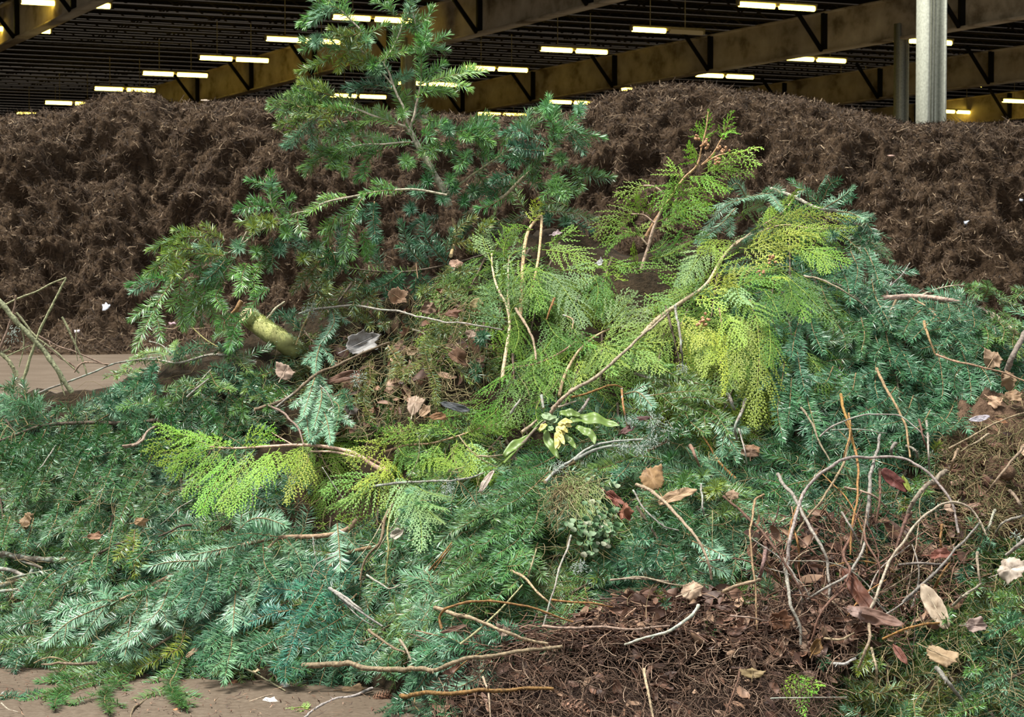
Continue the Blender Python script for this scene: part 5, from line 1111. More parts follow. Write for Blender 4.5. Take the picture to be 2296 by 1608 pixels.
# ================================================================ DEAD LEAVES
M['leaf'] = None
def leaf_mat():
    m, t = mat('dead_leaf'); L = t.links.new
    b, o = principled(t, .65, .3)
    oi = nd(t, 'ShaderNodeObjectInfo'); tc = nd(t, 'ShaderNodeTexCoord')
    n = nd(t, 'ShaderNodeTexNoise', i_Scale=45.0, i_Detail=6.0, i_Roughness=.65); L(tc.outputs['Object'], n.inputs['Vector'])
    r = ramp(t, [(.30,(.34,.28,.23)),(.46,(.82,.78,.74)),(.6,(1.0,.98,.95)),(.74,(1.3,1.28,1.22))]); L(n.outputs['Fac'], r.inputs['Fac'])
    mx = nd(t, 'ShaderNodeMix', data_type='RGBA', blend_type='MULTIPLY'); mx.inputs['Factor'].default_value = 1
    L(oi.outputs['Color'], mx.inputs['A']); L(r.outputs[0], mx.inputs['B']); L(mx.outputs['Result'], b.inputs['Base Color'])
    bp = nd(t, 'ShaderNodeBump', i_Strength=.4, i_Distance=.002); L(n.outputs['Fac'], bp.inputs['Height']); L(bp.outputs[0], b.inputs['Normal'])
    return m
M['leaf'] = leaf_mat()
M['vein'] = bark_mat('leaf_vein', True, scale=80)
def leaf_shape(kind, a):
    if kind == 'maple':                                # five lobes with teeth
        r = .52+.34*np.abs(np.cos(2.5*(a)))**1.3+.05*np.cos(15*a)
        return r*(1-.38*np.exp(-((np.abs(a)-math.pi)/.45)**2))
    if kind == 'oval':
        return 1/np.sqrt((np.cos(a)/1.0)**2+(np.sin(a)/.55)**2)*(1+.03*np.cos(9*a))
    r = np.full_like(a, .60)
    for c_, l_ in zip((0, 1.05, -1.0, 2.0, -2.05), rng.uniform(.66, 1.0, 5)*np.array([1.0,.95,.95,.8,.8])):
        dd = np.abs((a-c_+math.pi) % (2*math.pi)-math.pi)
        r = np.maximum(r, l_*(1-.40*dd/.6))
    z_ = (a*9/math.pi) % 1
    return r*(1+.10*(np.abs(z_-.5)*2-.5)+rng.normal(0,.025,len(a)))
def leaf(c, w, h, rot, col, label, kind='maple', curl=.5, lift=.13, tilt=(0,-.8,.55), Y=None, fold=0.0, name='dead_leaf'):
    (cx, cy), = px(c); p0 = t3([(cx,cy)], lift, Y)[0] if Y is None else P(cx, cy, Y)
    sc = np.linalg.norm(p0)/F
    n = unit(np.array(tilt)+rng.normal(0,.15,3)); u = unit(np.cross([0,0,1.0], n)); v = np.cross(n, u)
    ca, sa = math.cos(math.radians(rot)), math.sin(math.radians(rot))
    e1 = u*ca+v*sa; e2 = -u*sa+v*ca
    na, nr = 64, 7; a = np.linspace(-math.pi, math.pi, na, endpoint=False)
    R = leaf_shape(kind, a); sd = int(rng.integers(999))
    V = [(0,0)]
    for k in range(1, nr+1):
        rr = R*(k/nr); V += list(zip(rr*np.cos(a), rr*np.sin(a)))
    V = np.array(V); L_ = w*.5*sc; W_ = h*.5*sc
    X, Y2 = V[:,0], V[:,1]
    z = curl*(.34*Y2**2*np.sign(rng.normal()+.6)-.26*X**2*(1 if rng.random() < .6 else -1))+curl*1.05*fbm(X*1.25+sd, Y2*1.25, sd, 2)+curl*.22*fbm(X*4+sd, Y2*4, sd, 2)+fold*np.abs(Y2)
    z = z-.05*np.exp(-(Y2/.05)**2)
    pts = np.outer(X*L_, e1)+np.outer(Y2*W_, e2)+np.outer(z*min(L_, W_), n)
    j = np.arange(na); jn = (j+1) % na
    tri = np.stack([np.zeros(na, int), 1+j, 1+jn], 1); q = [np.stack([1+k*na+j, 1+(k+1)*na+j, 1+(k+1)*na+jn, 1+k*na+jn], 1) for k in range(nr-1)]
    r = root(name, p0, label, 'leaf')
    mb = MB(); mb.add(pts, [tri, np.concatenate(q)]); o = mb.obj('blade', M['leaf'], r, True, color=vary(tuple(c*.56 for c in col), .10))
    so = o.modifiers.new('thick', 'SOLIDIFY'); so.thickness = .0007
    mb = MB(); xs = np.array([-1.15,-.9,-.6,-.2,.2,.6])*(.9 if kind != 'maple' else .7)
    zz = np.array([.1,.05,.02,.02,.02,.03])
    tube(mb, np.outer(xs*L_, e1)+np.outer(zz*min(L_,W_), n), [.0014,.0005], 5)
    mb.obj('stalk', M['vein'], r, color=tuple(x*.75 for x in col))
    return r
TAN = (.52,.36,.20); PTAN = (.66,.52,.38); GRY = (.52,.50,.50); RBR = (.20,.075,.045); BRN = (.23,.125,.070); BEI = (.70,.58,.42); ORT = (.60,.38,.23)
for a in [
 ('d 310,1060', 250, 170, 25, GRY, 'big grey-white dead leaf above the long brown stick', 'ragged', .5),
 ('d 545,760', 150, 130, -35, ORT, 'crumpled orange-tan leaf at the top of the brown hollow', 'ragged', .9),
 ('d 660,1450', 215, 120, 72, PTAN, 'upright long tan leaf at the foot of the brown hollow', 'ragged', .6),
 ('d 725,1500', 110, 80, 50, (.56,.40,.25), 'small tan leaf tucked beside the upright tan leaf', 'ragged', .5),
 ('d 745,845', 130, 100, 10, (.36,.22,.15), 'brown curled leaf under the long white twig', 'ragged', .9),
 ('d 930,1150', 150, 120, -40, BRN, 'large brown leaf in the right of the hollow', 'ragged', .6),
 ('d 200,1280', 180, 90, 20, (.20,.11,.07), 'dark brown leaf lying below the big grey-white leaf', 'oval', .5),
 ('d 925,550', 90, 110, 80, (.50,.34,.24), 'tan leaf standing in dry needles below the snapped stub', 'ragged', .5),
 ('d 1060,820', 80, 130, 70, (.36,.30,.13), 'olive curled leaf beside the whitish cedar fronds', 'oval', .9),
 ('d 640,1110', 100, 80, 0, (.36,.28,.16), 'dull olive-brown leaf in the middle of the hollow', 'ragged', .7),
 ('d 900,870', 120, 80, 10, (.20,.10,.06), 'dark leaf scrap behind the long white twig', 'ragged', .7),
 ('d 810,1530', 150, 60, 5, (.50,.28,.14), 'orange-brown leaf edge under the upright tan leaf', 'ragged', .7),
 ('d 250,1490', 80, 110, 70, (.34,.30,.27), 'grey-brown leaf in the shadow beside the whitish spray', 'ragged', .6),
 ('c 1830,960', 130, 150, 60, (.52,.40,.31), 'dull pinkish-brown leaf below the sawn log', 'ragged', .5),
 ('d 1020,1000', 60, 90, 70, (.40,.30,.22), 'small brown leaf beside the end of the white twig', 'ragged', .5),
 ('d 920,1470', 150, 70, -15, (.15,.17,.19), 'blackish leaf right of the upright tan leaf', 'oval', .5),
 ('d 1570,355', 70, 50, 20, (.60,.50,.52), 'pinkish-grey scrap of leaf above the cedar', 'ragged', .7),
 ('d 1850,540', 50, 60, 20, (.62,.66,.66), 'pale grey leaf scrap in the dark cedar', 'ragged', .5),
 ('t 1540,700', 300, 270, 115, (.50,.32,.15), 'broad tan leaf with lobed top', 'ragged', .35),
 ('t 1760,850', 290, 150, 22, (.52,.36,.20), 'folded tan leaf overlapping below the broad tan leaf', 'oval', .55),
 ('t 1190,870', 230, 130, -40, (.34,.13,.09), 'crumpled red-brown leaf right of the clover clump', 'ragged', 1.3),
 ('t 1290,1010', 200, 150, -50, (.36,.15,.09), 'lower crumpled red-brown leaf right of the clover clump', 'ragged', 1.3),
 ('t 1430,155', 170, 60, 5, (.12,.05,.045), 'dark red leaf above the lichen twig', 'oval', .6),
 ('t 1310,260', 180, 80, 30, (.16,.08,.07), 'dark purple-brown leaf behind the lichen twig', 'ragged', .8),
 ('t 40,720', 180, 90, 62, (.74,.62,.55), 'pale pinkish leaf among the big combed bough', 'oval', .5),
 ('t 2260,850', 90, 130, 80, (.50,.36,.23), 'tan leaf half hidden behind the fir tip', 'ragged', .5),
 ('g 500,790', 110, 70, 30, (.66,.58,.50), 'pale leaf scrap beside the crooked hanging stick', 'ragged', .6),
 ('g 1130,1360', 90, 110, 60, (.36,.27,.20), 'brown leaf under the peeled tan stick', 'ragged', .6),
 ('g 840,1350', 130, 40, 18, (.22,.12,.08), 'dark pod-like leaf under the peeled tan stick', 'oval', .4),
 ('h 370,915', 160, 120, 20, PTAN, 'upright tan leaf above the bark litter', 'ragged', .5),
 ('h 1290,930', 270, 120, -48, (.19,.075,.045), 'dark brown curled leaf leaning in the cane clump', 'oval', .7),
 ('h 1370,1060', 250, 110, -18, (.30,.17,.13), 'glossy brown leaf below the leaning dark leaf', 'oval', .9),
 ('h 1270,1040', 130, 90, -25, (.42,.30,.26), 'pale-edged brown leaf at the clump foot', 'ragged', .8),
 ('h 1700,1000', 230, 140, 118, BEI, 'beige oval leaf standing right of the cane clump', 'oval', .45),
 ('h 1735,1265', 230, 120, -22, (.54,.41,.24), 'folded tan leaf in the bottom right greens', 'ragged', .5),
 ('h 2120,800', 190, 170, 25, (.76,.62,.53), 'pale pinkish leaf at the right edge', 'ragged', .6),
 ('h 1510,1262', 105, 60, -50, (.26,.10,.07), 'small red-brown oval leaf in the bottom right greens', 'oval', .5),
 ('h 1480,310', 140, 100, -45, (.16,.045,.035), 'dark red leaf inside the tall arch', 'oval', .5),
 ('h 1545,330', 80, 46, -80, (.28,.36,.05), 'yellow-green leaf edge beside the dark red leaf', 'oval', .4),
 ('h 1780,465', 90, 70, 10, (.60,.44,.32), 'tan leaf scrap by the smaller arch', 'ragged', .5),
 ('h 590,395', 60, 90, 80, (.50,.36,.23), 'tan leaf beside the dark red cane', 'ragged', .5),
 ('h 690,160', 70, 130, 85, (.30,.18,.12), 'brown leaf standing below the hanging frond tip', 'ragged', .5),
 ('h 850,1080', 160, 110, 10, (.24,.11,.06), 'brown leaf lying at the left of the clump base', 'ragged', .6),
 ('h 1050,1225', 130, 90, 40, (.28,.15,.05), 'orange-brown leaf at the edge of the dark soil', 'ragged', .7),
 ('h 1930,1100', 150, 110, 5, (.36,.28,.24), 'grey-brown leaf in the greens below the cut cane', 'ragged', .7),
 ('h 700,1370', 70, 160, 85, (.34,.25,.13), 'olive-brown leaf hanging over the dark soil', 'ragged', .5),
 ('h 1730,720', 150, 70, 5, (.34,.13,.09), 'red-brown leaf behind the clump', 'ragged', .7),
 ('e 2115,1040', 120, 130, 60, (.56,.39,.25), 'curled tan leaf beside the thick grey stick', 'ragged', .8),
 ('e 2205,1150', 120, 110, -20, (.50,.34,.20), 'brown leaf below the thick grey stick', 'ragged', .9),
 ('e 2125,1280', 110, 80, -30, (.56,.38,.25), 'folded tan leaf at the top of the soil patch', 'ragged', .7),
 ('e 2230,1250', 120, 90, 10, (.42,.28,.16), 'brown leaf on the soil patch at the right edge', 'ragged', .8),
 ('e 2040,1380', 90, 50, 10, (.62,.62,.68), 'pale grey scrap on the soil patch', 'oval', .6),
 ('e 2170,1395', 60, 30, -20, (.42,.22,.11), 'small rusty leaf on the soil patch', 'ragged', .6),
 ('e 730,1550', 60, 130, 85, (.36,.20,.11), 'brown leaf edge in the dark gap', 'ragged', .5),
 ('f 2090,1440', 170, 80, 12, (.50,.33,.19), 'broad tan leaf lying on the floor beneath the thick bottom branch', 'ragged', .5),
 ('f 1140,1225', 70, 46, 40, (.50,.36,.23), 'small tan leaf tucked under the low green tips', 'oval', .6),
 ('f 560,535', 110, 50, 10, (.42,.24,.14), 'reddish-brown leaf in the shaded left flank', 'ragged', .7),
 ('f 150,440', 130, 160, 70, (.46,.32,.18), 'brown dead leaf behind the left fir flank', 'ragged', .8),
 ('f 830,450', 90, 60, 10, (.50,.32,.16), 'orange leaf scrap deep in the left flank', 'ragged', .7)]:
    k = SC[a[0].split()[0]][2]
    fl = 'on the floor' in a[5]
    leaf(a[0], a[1]/k*1.28, a[2]/k*1.28, a[3], a[4], a[5], a[6], a[7], lift=.02 if fl else .13, tilt=(0,-.25,.95) if fl else (rng.normal(0,.25),-.85,.45))
# ================================================================ LOOSE MATTER: soil, roots, litter
def rnd_in(poly, n):
    xs = [p[0] for p in poly]; ys = [p[1] for p in poly]; out = []
    while len(out) < n:
        x, y = rng.uniform(min(xs), max(xs)), rng.uniform(min(ys), max(ys))
        if pip(x, y, poly): out.append((x, y))
    return out
SOIL = [(960,1600),(1000,1510),(1120,1450),(1300,1400),(1420,1370),(1560,1370),(1760,1330),(1900,1330),(1960,1420),(1880,1500),(1840,1660),(960,1660)]
PATCH = [(2110,980),(2180,900),(2330,880),(2330,1170),(2200,1200),(2080,1100)]
HOLLOW = [(700,780),(860,640),(1010,640),(1090,740),(1080,900),(960,960),(760,990),(690,880)]
CANES = [(1680,1180),(1800,1150),(2150,1150),(2180,1330),(2000,1460),(1700,1420)]
def fibres(poly, n, ln, r, mt, name, label, cat, lift=(0,.04), curl=.5, seg=4, horiz=0.0):
    mb = MB()
    for (x, y) in rnd_in(poly, n):
        p = S(x, y, rng.uniform(*lift)); nr = Snorm(p)
        d = rng.normal(0,1,3)+np.array([rng.choice([-1,1])*horiz,0,0]); d = unit(d-nr*np.dot(d, nr)*.75); L_ = rng.uniform(*ln)
        e = unit(np.cross(d, nr)); t = np.linspace(-.5,.5,6)
        b1, b2 = rng.normal(0, curl, 2)
        q = p+np.outer(t*L_, d)+np.outer((t**2)*L_*b1, e)+np.outer((t**2)*L_*b2*.6+.05*np.sin(t*9+rng.uniform(0,6))*L_, nr)
        tube(mb, q, [r*rng.uniform(.6,1.3), r*.5], seg)
    o = mb.obj(name, M[mt]); return tag(o, label, cat, kind='stuff')
def scraps(poly, n, sz, mt, name, label, cat, lift=(0,.035)):
    mb = MB()
    for (x, y) in rnd_in(poly, n):
        p = S(x, y, rng.uniform(*lift)); nr = unit(Snorm(p)+rng.normal(0,.45,3))
        d = unit(np.cross(nr, rng.normal(0,1,3))); e = np.cross(nr, d); L_ = rng.uniform(*sz); W_ = L_*rng.uniform(.25,.6)
        u = np.linspace(-.5,.5,5); cu = rng.normal(0,.7); cv = rng.normal(0,.6)
        V = []
        for i, a in enumerate(u):
            wv = (1-abs(2*a)**2*.75)
            for bq in (-.5, 0, .5): V.append(p+d*a*L_+e*bq*W_*wv+nr*(cu*a*a*L_+cv*bq*bq*W_*1.5+rng.normal(0,.04)*W_))
        i = (np.arange(4)[:,None]*3+np.arange(2)[None,:]).ravel()
        mb.add(V, [np.stack([i,i+3,i+4,i+1],1)])
    o = mb.obj(name, M[mt], None, True); return tag(o, label, cat, kind='stuff')
def heapmesh(poly, amp, raise_, mt, name, label, cat, fr=14):
    xs = [P(a, b, Sdepth(a, b)) for a, b in poly]; x0, x1 = min(p[0] for p in xs)-.05, max(p[0] for p in xs)+.05; y0, y1 = min(p[1] for p in xs)-.08, max(p[1] for p in xs)+.08
    gx = np.arange(x0, x1, .012); gy = np.arange(y0, y1, .012); X, Y = np.meshgrid(gx, gy)
    poly3 = [(p[0], p[1]) for p in xs]
    ins = np.array([[pip(a, b, poly3) for a in gx] for b in gy], float)
    for _ in range(6):
        ins[1:-1,1:-1] = (ins[1:-1,1:-1]+ins[:-2,1:-1]+ins[2:,1:-1]+ins[1:-1,:-2]+ins[1:-1,2:])/5
    Z = np.maximum(pile(X, Y), 0)-.10+ins*(.10+raise_)+ins*amp*(fbm(X*fr, Y*fr, 77, 5, .62)+.5*np.abs(fbm(X*fr*2.5, Y*fr*2.5, 78, 3)))
    n_, m_ = len(gx), len(gy); i = (np.arange(m_-1)[:,None]*n_+np.arange(n_-1)[None,:]); q = np.stack([i,i+1,i+n_+1,i+n_],-1).reshape(-1,4)
    o = link(name, mesh(name, np.stack([X+.02*fbm(X*30,Y*30,5,2),Y,Z],-1).reshape(-1,3), [q], [M[mt]], None, True)); return tag(o, label, cat, kind='stuff')
M['darksoil'] = soil_mat('root_soil', [(.28,(.010,.007,.006)),(.46,(.036,.024,.020)),(.62,(.075,.050,.040)),(.8,(.17,.12,.10))], 16, 75, 1.0, .95, .02)
M['drysoil'] = soil_mat('crumbly_soil', [(.28,(.024,.014,.009)),(.46,(.075,.045,.028)),(.62,(.14,.088,.056)),(.8,(.25,.17,.11))], 16, 70, 1.0, .95, .02)
heapmesh(SOIL, .05, -.015, 'darksoil', 'soil_clump', 'dark clump of soil and roots at the bottom centre', 'soil')
heapmesh(PATCH, .06, .03, 'drysoil', 'soil_patch', 'crumbly brown soil patch on the right side of the pile', 'soil')
fibres(SOIL, 3800, (.02,.11), .0012, 'fibre', 'root_tangle', 'tangled fine roots covering the dark soil clump', 'roots', (.02,.125), .8)
scraps(SOIL, 420, (.012,.05), 'litter', 'leaf_litter', 'dark leaf crumbs and bark bits stuck to the soil clump', 'leaf litter', (.03,.11))
fibres([(960,1440),(1300,1385),(1420,1340),(1620,1330),(1760,1400),(1700,1450),(1400,1450),(1200,1470)], 420, (.08,.24), .0021, 'litter', 'bark_strips', 'reddish bark strips and thin twigs littered along the top of the dark soil', 'bark strips', (.04,.095), .3, 4, 3.0)
scraps([(1250,1400),(1420,1330),(1640,1320),(1760,1400),(1860,1340),(1960,1400),(1820,1480),(1500,1450)], 420, (.02,.065), 'litter', 'leaf_litter', 'shredded reddish leaf litter on top of the dark soil', 'leaf litter', (.03,.10))
scraps(PATCH, 160, (.015,.05), 'litter', 'leaf_litter', 'leaf crumbs on the crumbly soil patch', 'leaf litter', (.02,.07))
fibres(PATCH, 800, (.03,.12), .0012, 'dry', 'straw_litter', 'dry straws and twiglets on the crumbly soil patch', 'straw', (.03,.08))
fibres(HOLLOW, 750, (.03,.13), .0011, 'dry', 'dry_grass', 'dry stalks and dead needles in the brown hollow', 'dry stalks', (.02,.09), .5)
scraps(HOLLOW, 130, (.02,.07), 'litter', 'leaf_litter', 'brown leaf scraps lying in the brown hollow', 'leaf litter', (.0,.06))
fibres(CANES, 520, (.04,.16), .0015, 'litter', 'root_tangle', 'reddish thin shoots tangled at the base of the canes', 'roots', (.03,.10), .35)
scraps(CANES, 200, (.02,.06), 'litter', 'leaf_litter', 'dark wet leaf scraps among the bare canes', 'leaf litter', (.0,.06))
fibres([(1740,1010),(2140,1150),(2330,1180),(2330,1640),(1950,1640),(1900,1480),(2050,1380)], 500, (.03,.12), .0010, 'dry', 'dry_grass', 'dry stalks and needles scattered through the bottom right greens', 'dry stalks', (.04,.10), .5)
fibres([(-50,880),(560,780),(1700,880),(1720,1330),(1000,1430),(-50,1480)], 900, (.03,.12), .0009, 'dry', 'dry_grass', 'fine dry stalks scattered over the left and middle boughs', 'dry stalks', (.06,.12), .6)

# ---- clover clump
(cx, cy), = px('t 840,760'); base = S(cx, cy, .14)
r = root('clover_clump', base, 'uprooted clump of limp clover stems and dried grass left of the crumpled leaves', 'weed clump')
M['clover'] = island_mat('clover_leaf', [(0,(.045,.11,.04)),(.5,(.10,.18,.085)),(.85,(.19,.25,.15)),(1,(.34,.33,.24))], .6, .3)
M['cstem'] = island_mat('clover_stem', [(0,(.10,.17,.04)),(.5,(.20,.25,.08)),(1,(.34,.32,.18))], .6, .3)
mb = MB(); mbl = MB(); mbr = MB()
for k in range(230):
    x0, y0 = px('t %f,%f' % (rng.normal(840,110), rng.normal(760,60)))[0]
    left = rng.random() < .35
    tx, ty = (rng.normal(640,80), rng.normal(1000,130)) if left else (rng.normal(1000,95), rng.normal(1040,130))
    x1, y1 = px('t %f,%f' % (tx, ty))[0]
    q = [S(x0, y0, .15+rng.uniform(0,.03)), S(x0*.6+x1*.4+rng.normal(0,14), y0*.6+y1*.4+rng.normal(0,8), .165+rng.uniform(0,.03)), S(x1+rng.normal(0,8), y1, .14+rng.uniform(0,.03))]
    p = smoothpath(q, .012); p = p+np.stack([fbm(np.arange(len(p))*.5, np.full(len(p),k*3.1+j), 31+j, 2) for j in range(3)],1)*.012
    tube(mbr if left else mb, p-base, [.0009,.0006], 4)
    if not left and rng.random() < .85:
        for _ in range(3):
            c = p[-1]-base+rng.normal(0,.008,3); n = unit(np.array([0,-.7,.5])+rng.normal(0,.5,3)); u = unit(np.cross(n,[.3,.2,1])); v = np.cross(n,u)
            a = np.linspace(0,2*math.pi,9,endpoint=False); R = rng.uniform(.005,.010)
            V = np.vstack([[c], c+R*(np.outer(np.cos(a),u)+np.outer(np.sin(a)*.8,v))+np.outer(.35*R*np.cos(2*a),n)])
            j = np.arange(9); mbl.add(V, [np.stack([np.zeros(9,int),1+j,1+(j+1)%9],1)])
mb.obj('green_stems', M['cstem'], r); mbl.obj('leaves', M['clover'], r); mbr.obj('dried_roots', M['dry'], r)

# ---- wilted yellow flower with its long leaves
base = t3('t 690,210', .16)[0] if False else S(*px('t 690,210')[0], .16)
r = root('wilted_flower', base, 'wilted yellow flower with long green leaves lying on the stick bundle', 'flower')
M['petal'] = plain('petal_yellow', (.60,.53,.17), .5, .3); M['sepal'] = plain('sepal_green', (.22,.31,.15), .5, .3); M['blade'] = plain('blade_green', (.115,.185,.035), .45, .4)
def blade(s, wpx, mt, nm, lift=.15, cup=.35, rootb=None, nrm=(0,-.8,.6), tw=0.0):
    p, Ln = resample(smoothpath(t3(s, lift), .006), 14); T, N, B = frames(p, nrm)
    w = wpx/F*np.linalg.norm(p[0]); t = np.linspace(0,1,14); W_ = w*np.sin(np.clip(t*.92+.08,0,1)*math.pi)**.75; W_[-1] = 0
    V = []
    for i in range(14):
        for b in (-1,-.5,0,.5,1): V.append(p[i]+B[i]*W_[i]*.5*b+N[i]*(cup*abs(b)*W_[i]*.5+.15*W_[i]*math.sin(i*1.1+b)))
    i = (np.arange(13)[:,None]*5+np.arange(4)[None,:]).ravel(); mb = MB(); mb.add(np.array(V)-base, [np.stack([i,i+5,i+6,i+1],1)])
    o = mb.obj(nm, M[mt], r, True); so = o.modifiers.new('thick','SOLIDIFY'); so.thickness = .0008; return o
for s in ['t 690,215 740,190 800,215','t 690,220 750,210 815,230','t 690,225 740,250 780,285','t 690,225 720,270 750,300','t 680,225 700,280 720,325','t 670,280 680,360 665,430','t 680,270 720,340 745,390','t 690,290 690,380 690,430','t 700,200 760,180 820,190']:
    blade(s, 13, 'petal', 'petal', .17)
for s in ['t 640,200 660,170 680,150','t 640,210 610,180 570,160','t 650,240 620,250 600,265','t 560,170 620,150 680,140','t 540,120 590,150 650,190','t 640,190 600,130 560,100']:
    blade(s, 13, 'sepal', 'sepal', .165)
blade('t 520,270 550,235 590,205', 12, 'petal', 'bud', .165, .6)
for s, w in [('t 800,180 900,160 1020,170 1130,200 1245,220', 30), ('t 585,260 590,340 640,430 700,520', 20), ('t 740,295 790,350 855,430', 14), ('t 850,230 930,270 1000,320 1020,390', 20), ('t 200,500 270,420 350,370 450,300', 22), ('t 700,110 800,110 900,130', 20)]:
    blade(s, w, 'blade', 'leaf', .15)
mb = MB(); tube(mb, smoothpath(t3('t 200,560 330,420 450,280 560,170 660,190', .16), .01)-base, [.0035,.0025], 7); mb.obj('flower_stem', M['blade'], r, True)

# ---- lichen tufts on the twigs
M['lichen'] = island_mat('lichen', [(0,(.18,.23,.18)),(.5,(.28,.34,.29)),(1,(.46,.50,.46))], .8, .2)
def lichen(c, rp, n, label):
    (x, y), = px(c); b = S(x, y, .165); mb = MB(); sc = np.linalg.norm(b)/F
    for k in range(n):
        p = rng.normal(0,.45,3)*rp*sc; d = unit(p+rng.normal(0,.4,3)*rp*sc); L_ = rng.uniform(.003,.008); e = unit(np.cross(d, rng.normal(0,1,3)))
        t = np.linspace(0,1,4); q = p+np.outer(t*L_, d)+np.outer(t*t*L_*.6, e); tube(mb, q, [.0011,.0006], 4)
        tube(mb, np.array([q[2], q[2]+unit(d+e*.8)*L_*.5]), [.0008,.0005], 4)
    o = mb.obj('lichen_tuft', M['lichen']); o.location = b; tag(o, label, 'lichen')
for c, rp, n, lb in [('t 1270,415',17,90,'pale lichen tuft on the second lichen twig'),('t 1420,430',20,110,'pale lichen tuft beside the broad tan leaf top'),('t 1540,360',16,80,'lichen tuft at the end of the long lichen twig'),('t 1350,190',14,60,'bluish lichen tuft beside the rusty flaking twig'),('t 1560,180',22,110,'lichen tuft beside the dark red leaf'),('t 1690,250',18,70,'grey-green lichen tuft right of the dark red leaf'),('t 880,1500',16,80,'bluish lichen tuft below the clover clump'),('d 300,1290',18,80,'whitish lichen on the dark brown leaf below the grey leaf'),('c 2000,560',20,110,'lichen knot on the pale stick with the orange patch'),('g 800,510',18,80,'whitish lichen on the knotted twig below the olive cedar'),('c 85,720',18,60,'lichen tuft on the brownish bare stem'),('t 700,590',14,60,'lichen tuft left of the clover clump top'),('e 335,1085',10,40,'lichen at the foot of the twig in the bright cedar'),('h 2150,620',10,30,'lichen speck on the thick pale right edge stick')]:
    lichen(c, rp, n, lb)

# ---- cones
def cone(p, L_, R, label, col, ax=(1,.2,.3)):
    r = root('seed_cone', p, label, 'cone'); ax = unit(np.array(ax)); u = unit(np.cross(ax,[0,0,1])); v = np.cross(ax,u); mb = MB()
    tube(mb, np.outer(np.array([-.5,-.3,0,.3,.5])*L_, ax), [R*.3,R*.6,R*.7,R*.55,R*.2], 10); mb.obj('core', M['bark'], r, color=tuple(c*.6 for c in col))
    mb = MB()
    for k in range(60):
        t = (k+.5)/60; a = k*2.39996; rr = R*math.sin(math.pi*min(1,t*.9+.08))**.6
        d = math.cos(a)*u+math.sin(a)*v; e = np.cross(ax, d); b = ax*(t-.5)*L_+d*rr*.6; w = R*.42; l = R*.75
        o = unit(d*.8+ax*.6); V = [b-e*w*.3, b+e*w*.3, b+o*l*.6+e*w*.55, b+o*l+e*w*.15, b+o*l-e*w*.15, b+o*l*.6-e*w*.55, b+o*l*.5+d*w*.25]
        mb.add(V, [np.array([(0,1,6),(1,2,6),(2,3,6),(3,4,6),(4,5,6),(5,0,6)])])
    mb.obj('scales', M['bark'], r, color=col)
cone(S(855,1564,.022), .042, .014, 'small brown fir cone lying on the floor at the front', (.24,.13,.08))
cone(S(1285,1588,.06), .055, .018, 'brown fir cone sunk in the dark soil', (.34,.19,.13), (.9,.1,-.3))
mb = MB(); p0 = S(2258,1060,.09); a = np.linspace(-1,1,9)
tube(mb, np.outer(a*.022,[.9,.1,.42]), .020*np.sqrt(np.clip(1-a**2,.02,1)), 14, 0, .12); o = mb.obj('soil_ball', M['drysoil'], None, True); o.location = p0; tag(o, 'rounded brown clod on the crumbly soil patch', 'clod')

# ---- floor bits, plastic scraps on the heap
def bit(x, y, w, h, col, label, name, cat, mt=None, lift=.012, Y=None):
    p = S(x, y, lift) if Y is None else P(x, y, Y); sc = np.linalg.norm(p)/F; mb = MB(); a = np.linspace(0,2*math.pi,11,endpoint=False); R = 1+rng.normal(0,.18,11)
    n = unit(np.array([rng.normal(0,.3),-.6,.8])); u = unit(np.cross([0,0,1.],n)); v = np.cross(n,u)
    V = [np.zeros(3)+n*.15*h*sc]+[u*math.cos(t)*w*.5*sc*k+v*math.sin(t)*h*.5*sc*k+n*rng.normal(0,.18)*h*sc for t, k in zip(a, R)]
    j = np.arange(11); mb.add(V, [np.stack([np.zeros(11,int),1+j,1+(j+1)%11],1)]); o = mb.obj(name, M['leaf'], None, False, color=col); o.location = p
    so = o.modifiers.new('thick','SOLIDIFY'); so.thickness = .002 if Y is None else .008; tag(o, label, cat)
bit(605,1572,36,22,(.80,.76,.68),'white scrap lying alone on the floor at the front','paper_scrap','scrap')
bit(640,1535,22,16,(.62,.62,.58),'small pale stone chip on the floor before the combed boughs','stone_chip','stone')
bit(525,1532,26,16,(.30,.14,.08),'small rusty leaf flake on the floor','leaf_flake','leaf')
bit(575,1505,14,14,(.66,.50,.32),'tiny sawn twig disc on the floor','wood_chip','wood chip')
bit(395,1592,14,9,(.52,.28,.15),'tiny orange flake at the bottom of the floor','leaf_flake','leaf')
bit(238,687,19,26,(.72,.80,.92),'bluish-white plastic scrap on the compost toe','plastic_scrap','scrap',Y=27.6)
bit(172,742,14,10,(.62,.58,.62),'pale grey scrap low on the compost toe','plastic_scrap','scrap',Y=27.3)
bit(385,725,16,8,(.42,.30,.34),'dull purple scrap on the compost under the overhanging bough','plastic_scrap','scrap',Y=27.4)
bit(2262,650,20,18,(.55,.22,.09),'orange leaf on the compost at the right edge','dead_leaf','leaf',Y=28.0)
bit(460,225,20,5,(.60,.50,.40),'pale chip on the crest of the compost left of the sapling','wood_chip','wood chip',Y=30.4)
bit(2165,498,12,14,(.62,.70,.85),'bluish scrap on the right compost slope','plastic_scrap','scrap',Y=28.9)
bit(2290,448,8,8,(.66,.74,.88),'bluish speck at the right end of the compost','plastic_scrap','scrap',Y=29.3)
bit(1676,306,9,8,(.66,.62,.66),'whitish chip high on the right compost','wood_chip','wood chip',Y=30.0)
bit(1997,348,14,6,(.50,.34,.28),'pinkish wood chip on the right compost slope','wood_chip','wood chip',Y=29.6)
n = 1300; fx = rng.uniform(-1.7,.1,n); fy = rng.uniform(4.8,5.7,n); ok = pile(fx, fy) < .04
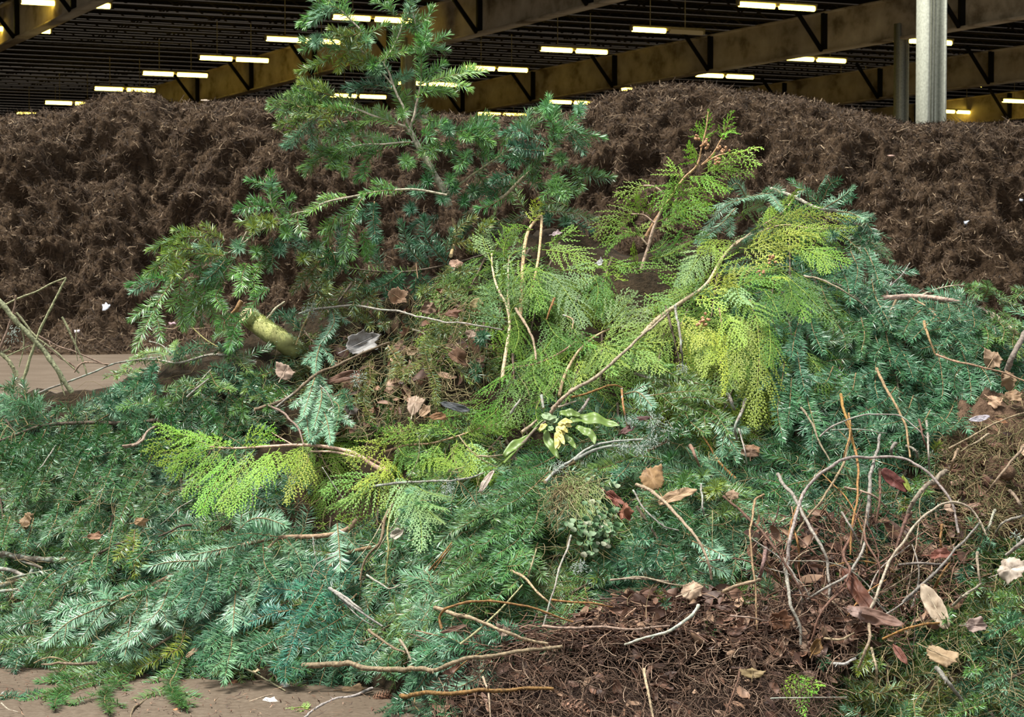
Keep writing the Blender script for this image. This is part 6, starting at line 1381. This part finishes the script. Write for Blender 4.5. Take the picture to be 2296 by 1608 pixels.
V, Fc = strips(ok.sum(), np.stack([fx,fy,np.full(n,.003)],1)[ok], np.tile([0,0,1.],(ok.sum(),1)), rng.gamma(2,.006,ok.sum())+.005, rng.uniform(.0012,.004,ok.sum()), .5, .15)
tag(link('floor_litter', mesh('floor_litter', V, Fc, [M['litter']])), 'needles and tiny chips strewn over the floor in front', 'litter', kind='stuff')

# ---- more thin canes rising from the clump
for k in range(26):
    x0, y0 = rng.uniform(1740,2060), rng.uniform(1270,1430); a = math.radians(rng.normal(-90,32)); L_ = rng.uniform(90,260); b = rng.normal(0,.5)
    q = [(x0+math.cos(a+b*t)*L_*t, y0+math.sin(a+b*t)*L_*t) for t in (0,.33,.66,1)]
    stick(q, rng.uniform(2,3.6), [BKR,BKG,BKO,(.45,.34,.24)][k % 4], ['thin reddish cane','thin grey cane','thin orange cane','thin tan cane'][k % 4], 'cane', 'cane', lift=[.04,.12], arc=.03, taper=.5, buds=3, group=None)
SKY, SUN, EXPO = .60, 5.2, .74
SUNDIR = (.34, .16, -1)
# ================================================================ light, camera, view
w = bpy.data.worlds.new('sky'); bpy.context.scene.world = w; w.use_nodes = True
t = w.node_tree; t.nodes.clear(); L = t.links.new
o = nd(t, 'ShaderNodeOutputWorld'); bg = nd(t, 'ShaderNodeBackground'); bg.inputs[1].default_value = SKY
tc = nd(t, 'ShaderNodeTexCoord'); sp_ = nd(t, 'ShaderNodeSeparateXYZ'); L(tc.outputs['Generated'], sp_.inputs[0])
r = ramp(t, [(0,(.10,.09,.08)),(.02,(.66,.72,.80)),(.35,(.92,.97,1.02)),(1,(1.02,1.05,1.08))])
L(sp_.outputs['Z'], r.inputs['Fac']); L(r.outputs[0], bg.inputs[0]); L(bg.outputs[0], o.inputs[0])
ld = bpy.data.lights.new('hazy_sun', 'SUN'); ld.energy = SUN; ld.angle = math.radians(16); ld.color = (1,.97,.90)
lo = bpy.data.objects.new('hazy_sun', ld); C.objects.link(lo); lo.location = (-3,-4,9)
lo.rotation_euler = Vector(SUNDIR).to_track_quat('-Z', 'Y').to_euler()
cd = bpy.data.cameras.new('camera'); co = bpy.data.objects.new('camera', cd); C.objects.link(co)
cd.sensor_width = 36; cd.lens = 36*F/W; cd.clip_end = 500; cd.clip_start = .1
co.location = (0, 0, CAMH); co.rotation_euler = (math.pi/2-PITCH, 0, 0)
cd.dof.use_dof = True; cd.dof.focus_distance = 5.75; cd.dof.aperture_fstop = 25
sc = bpy.context.scene; sc.camera = co
sc.view_settings.view_transform = 'Standard'; sc.view_settings.look = 'None'; sc.view_settings.gamma = 1; sc.view_settings.exposure = EXPO
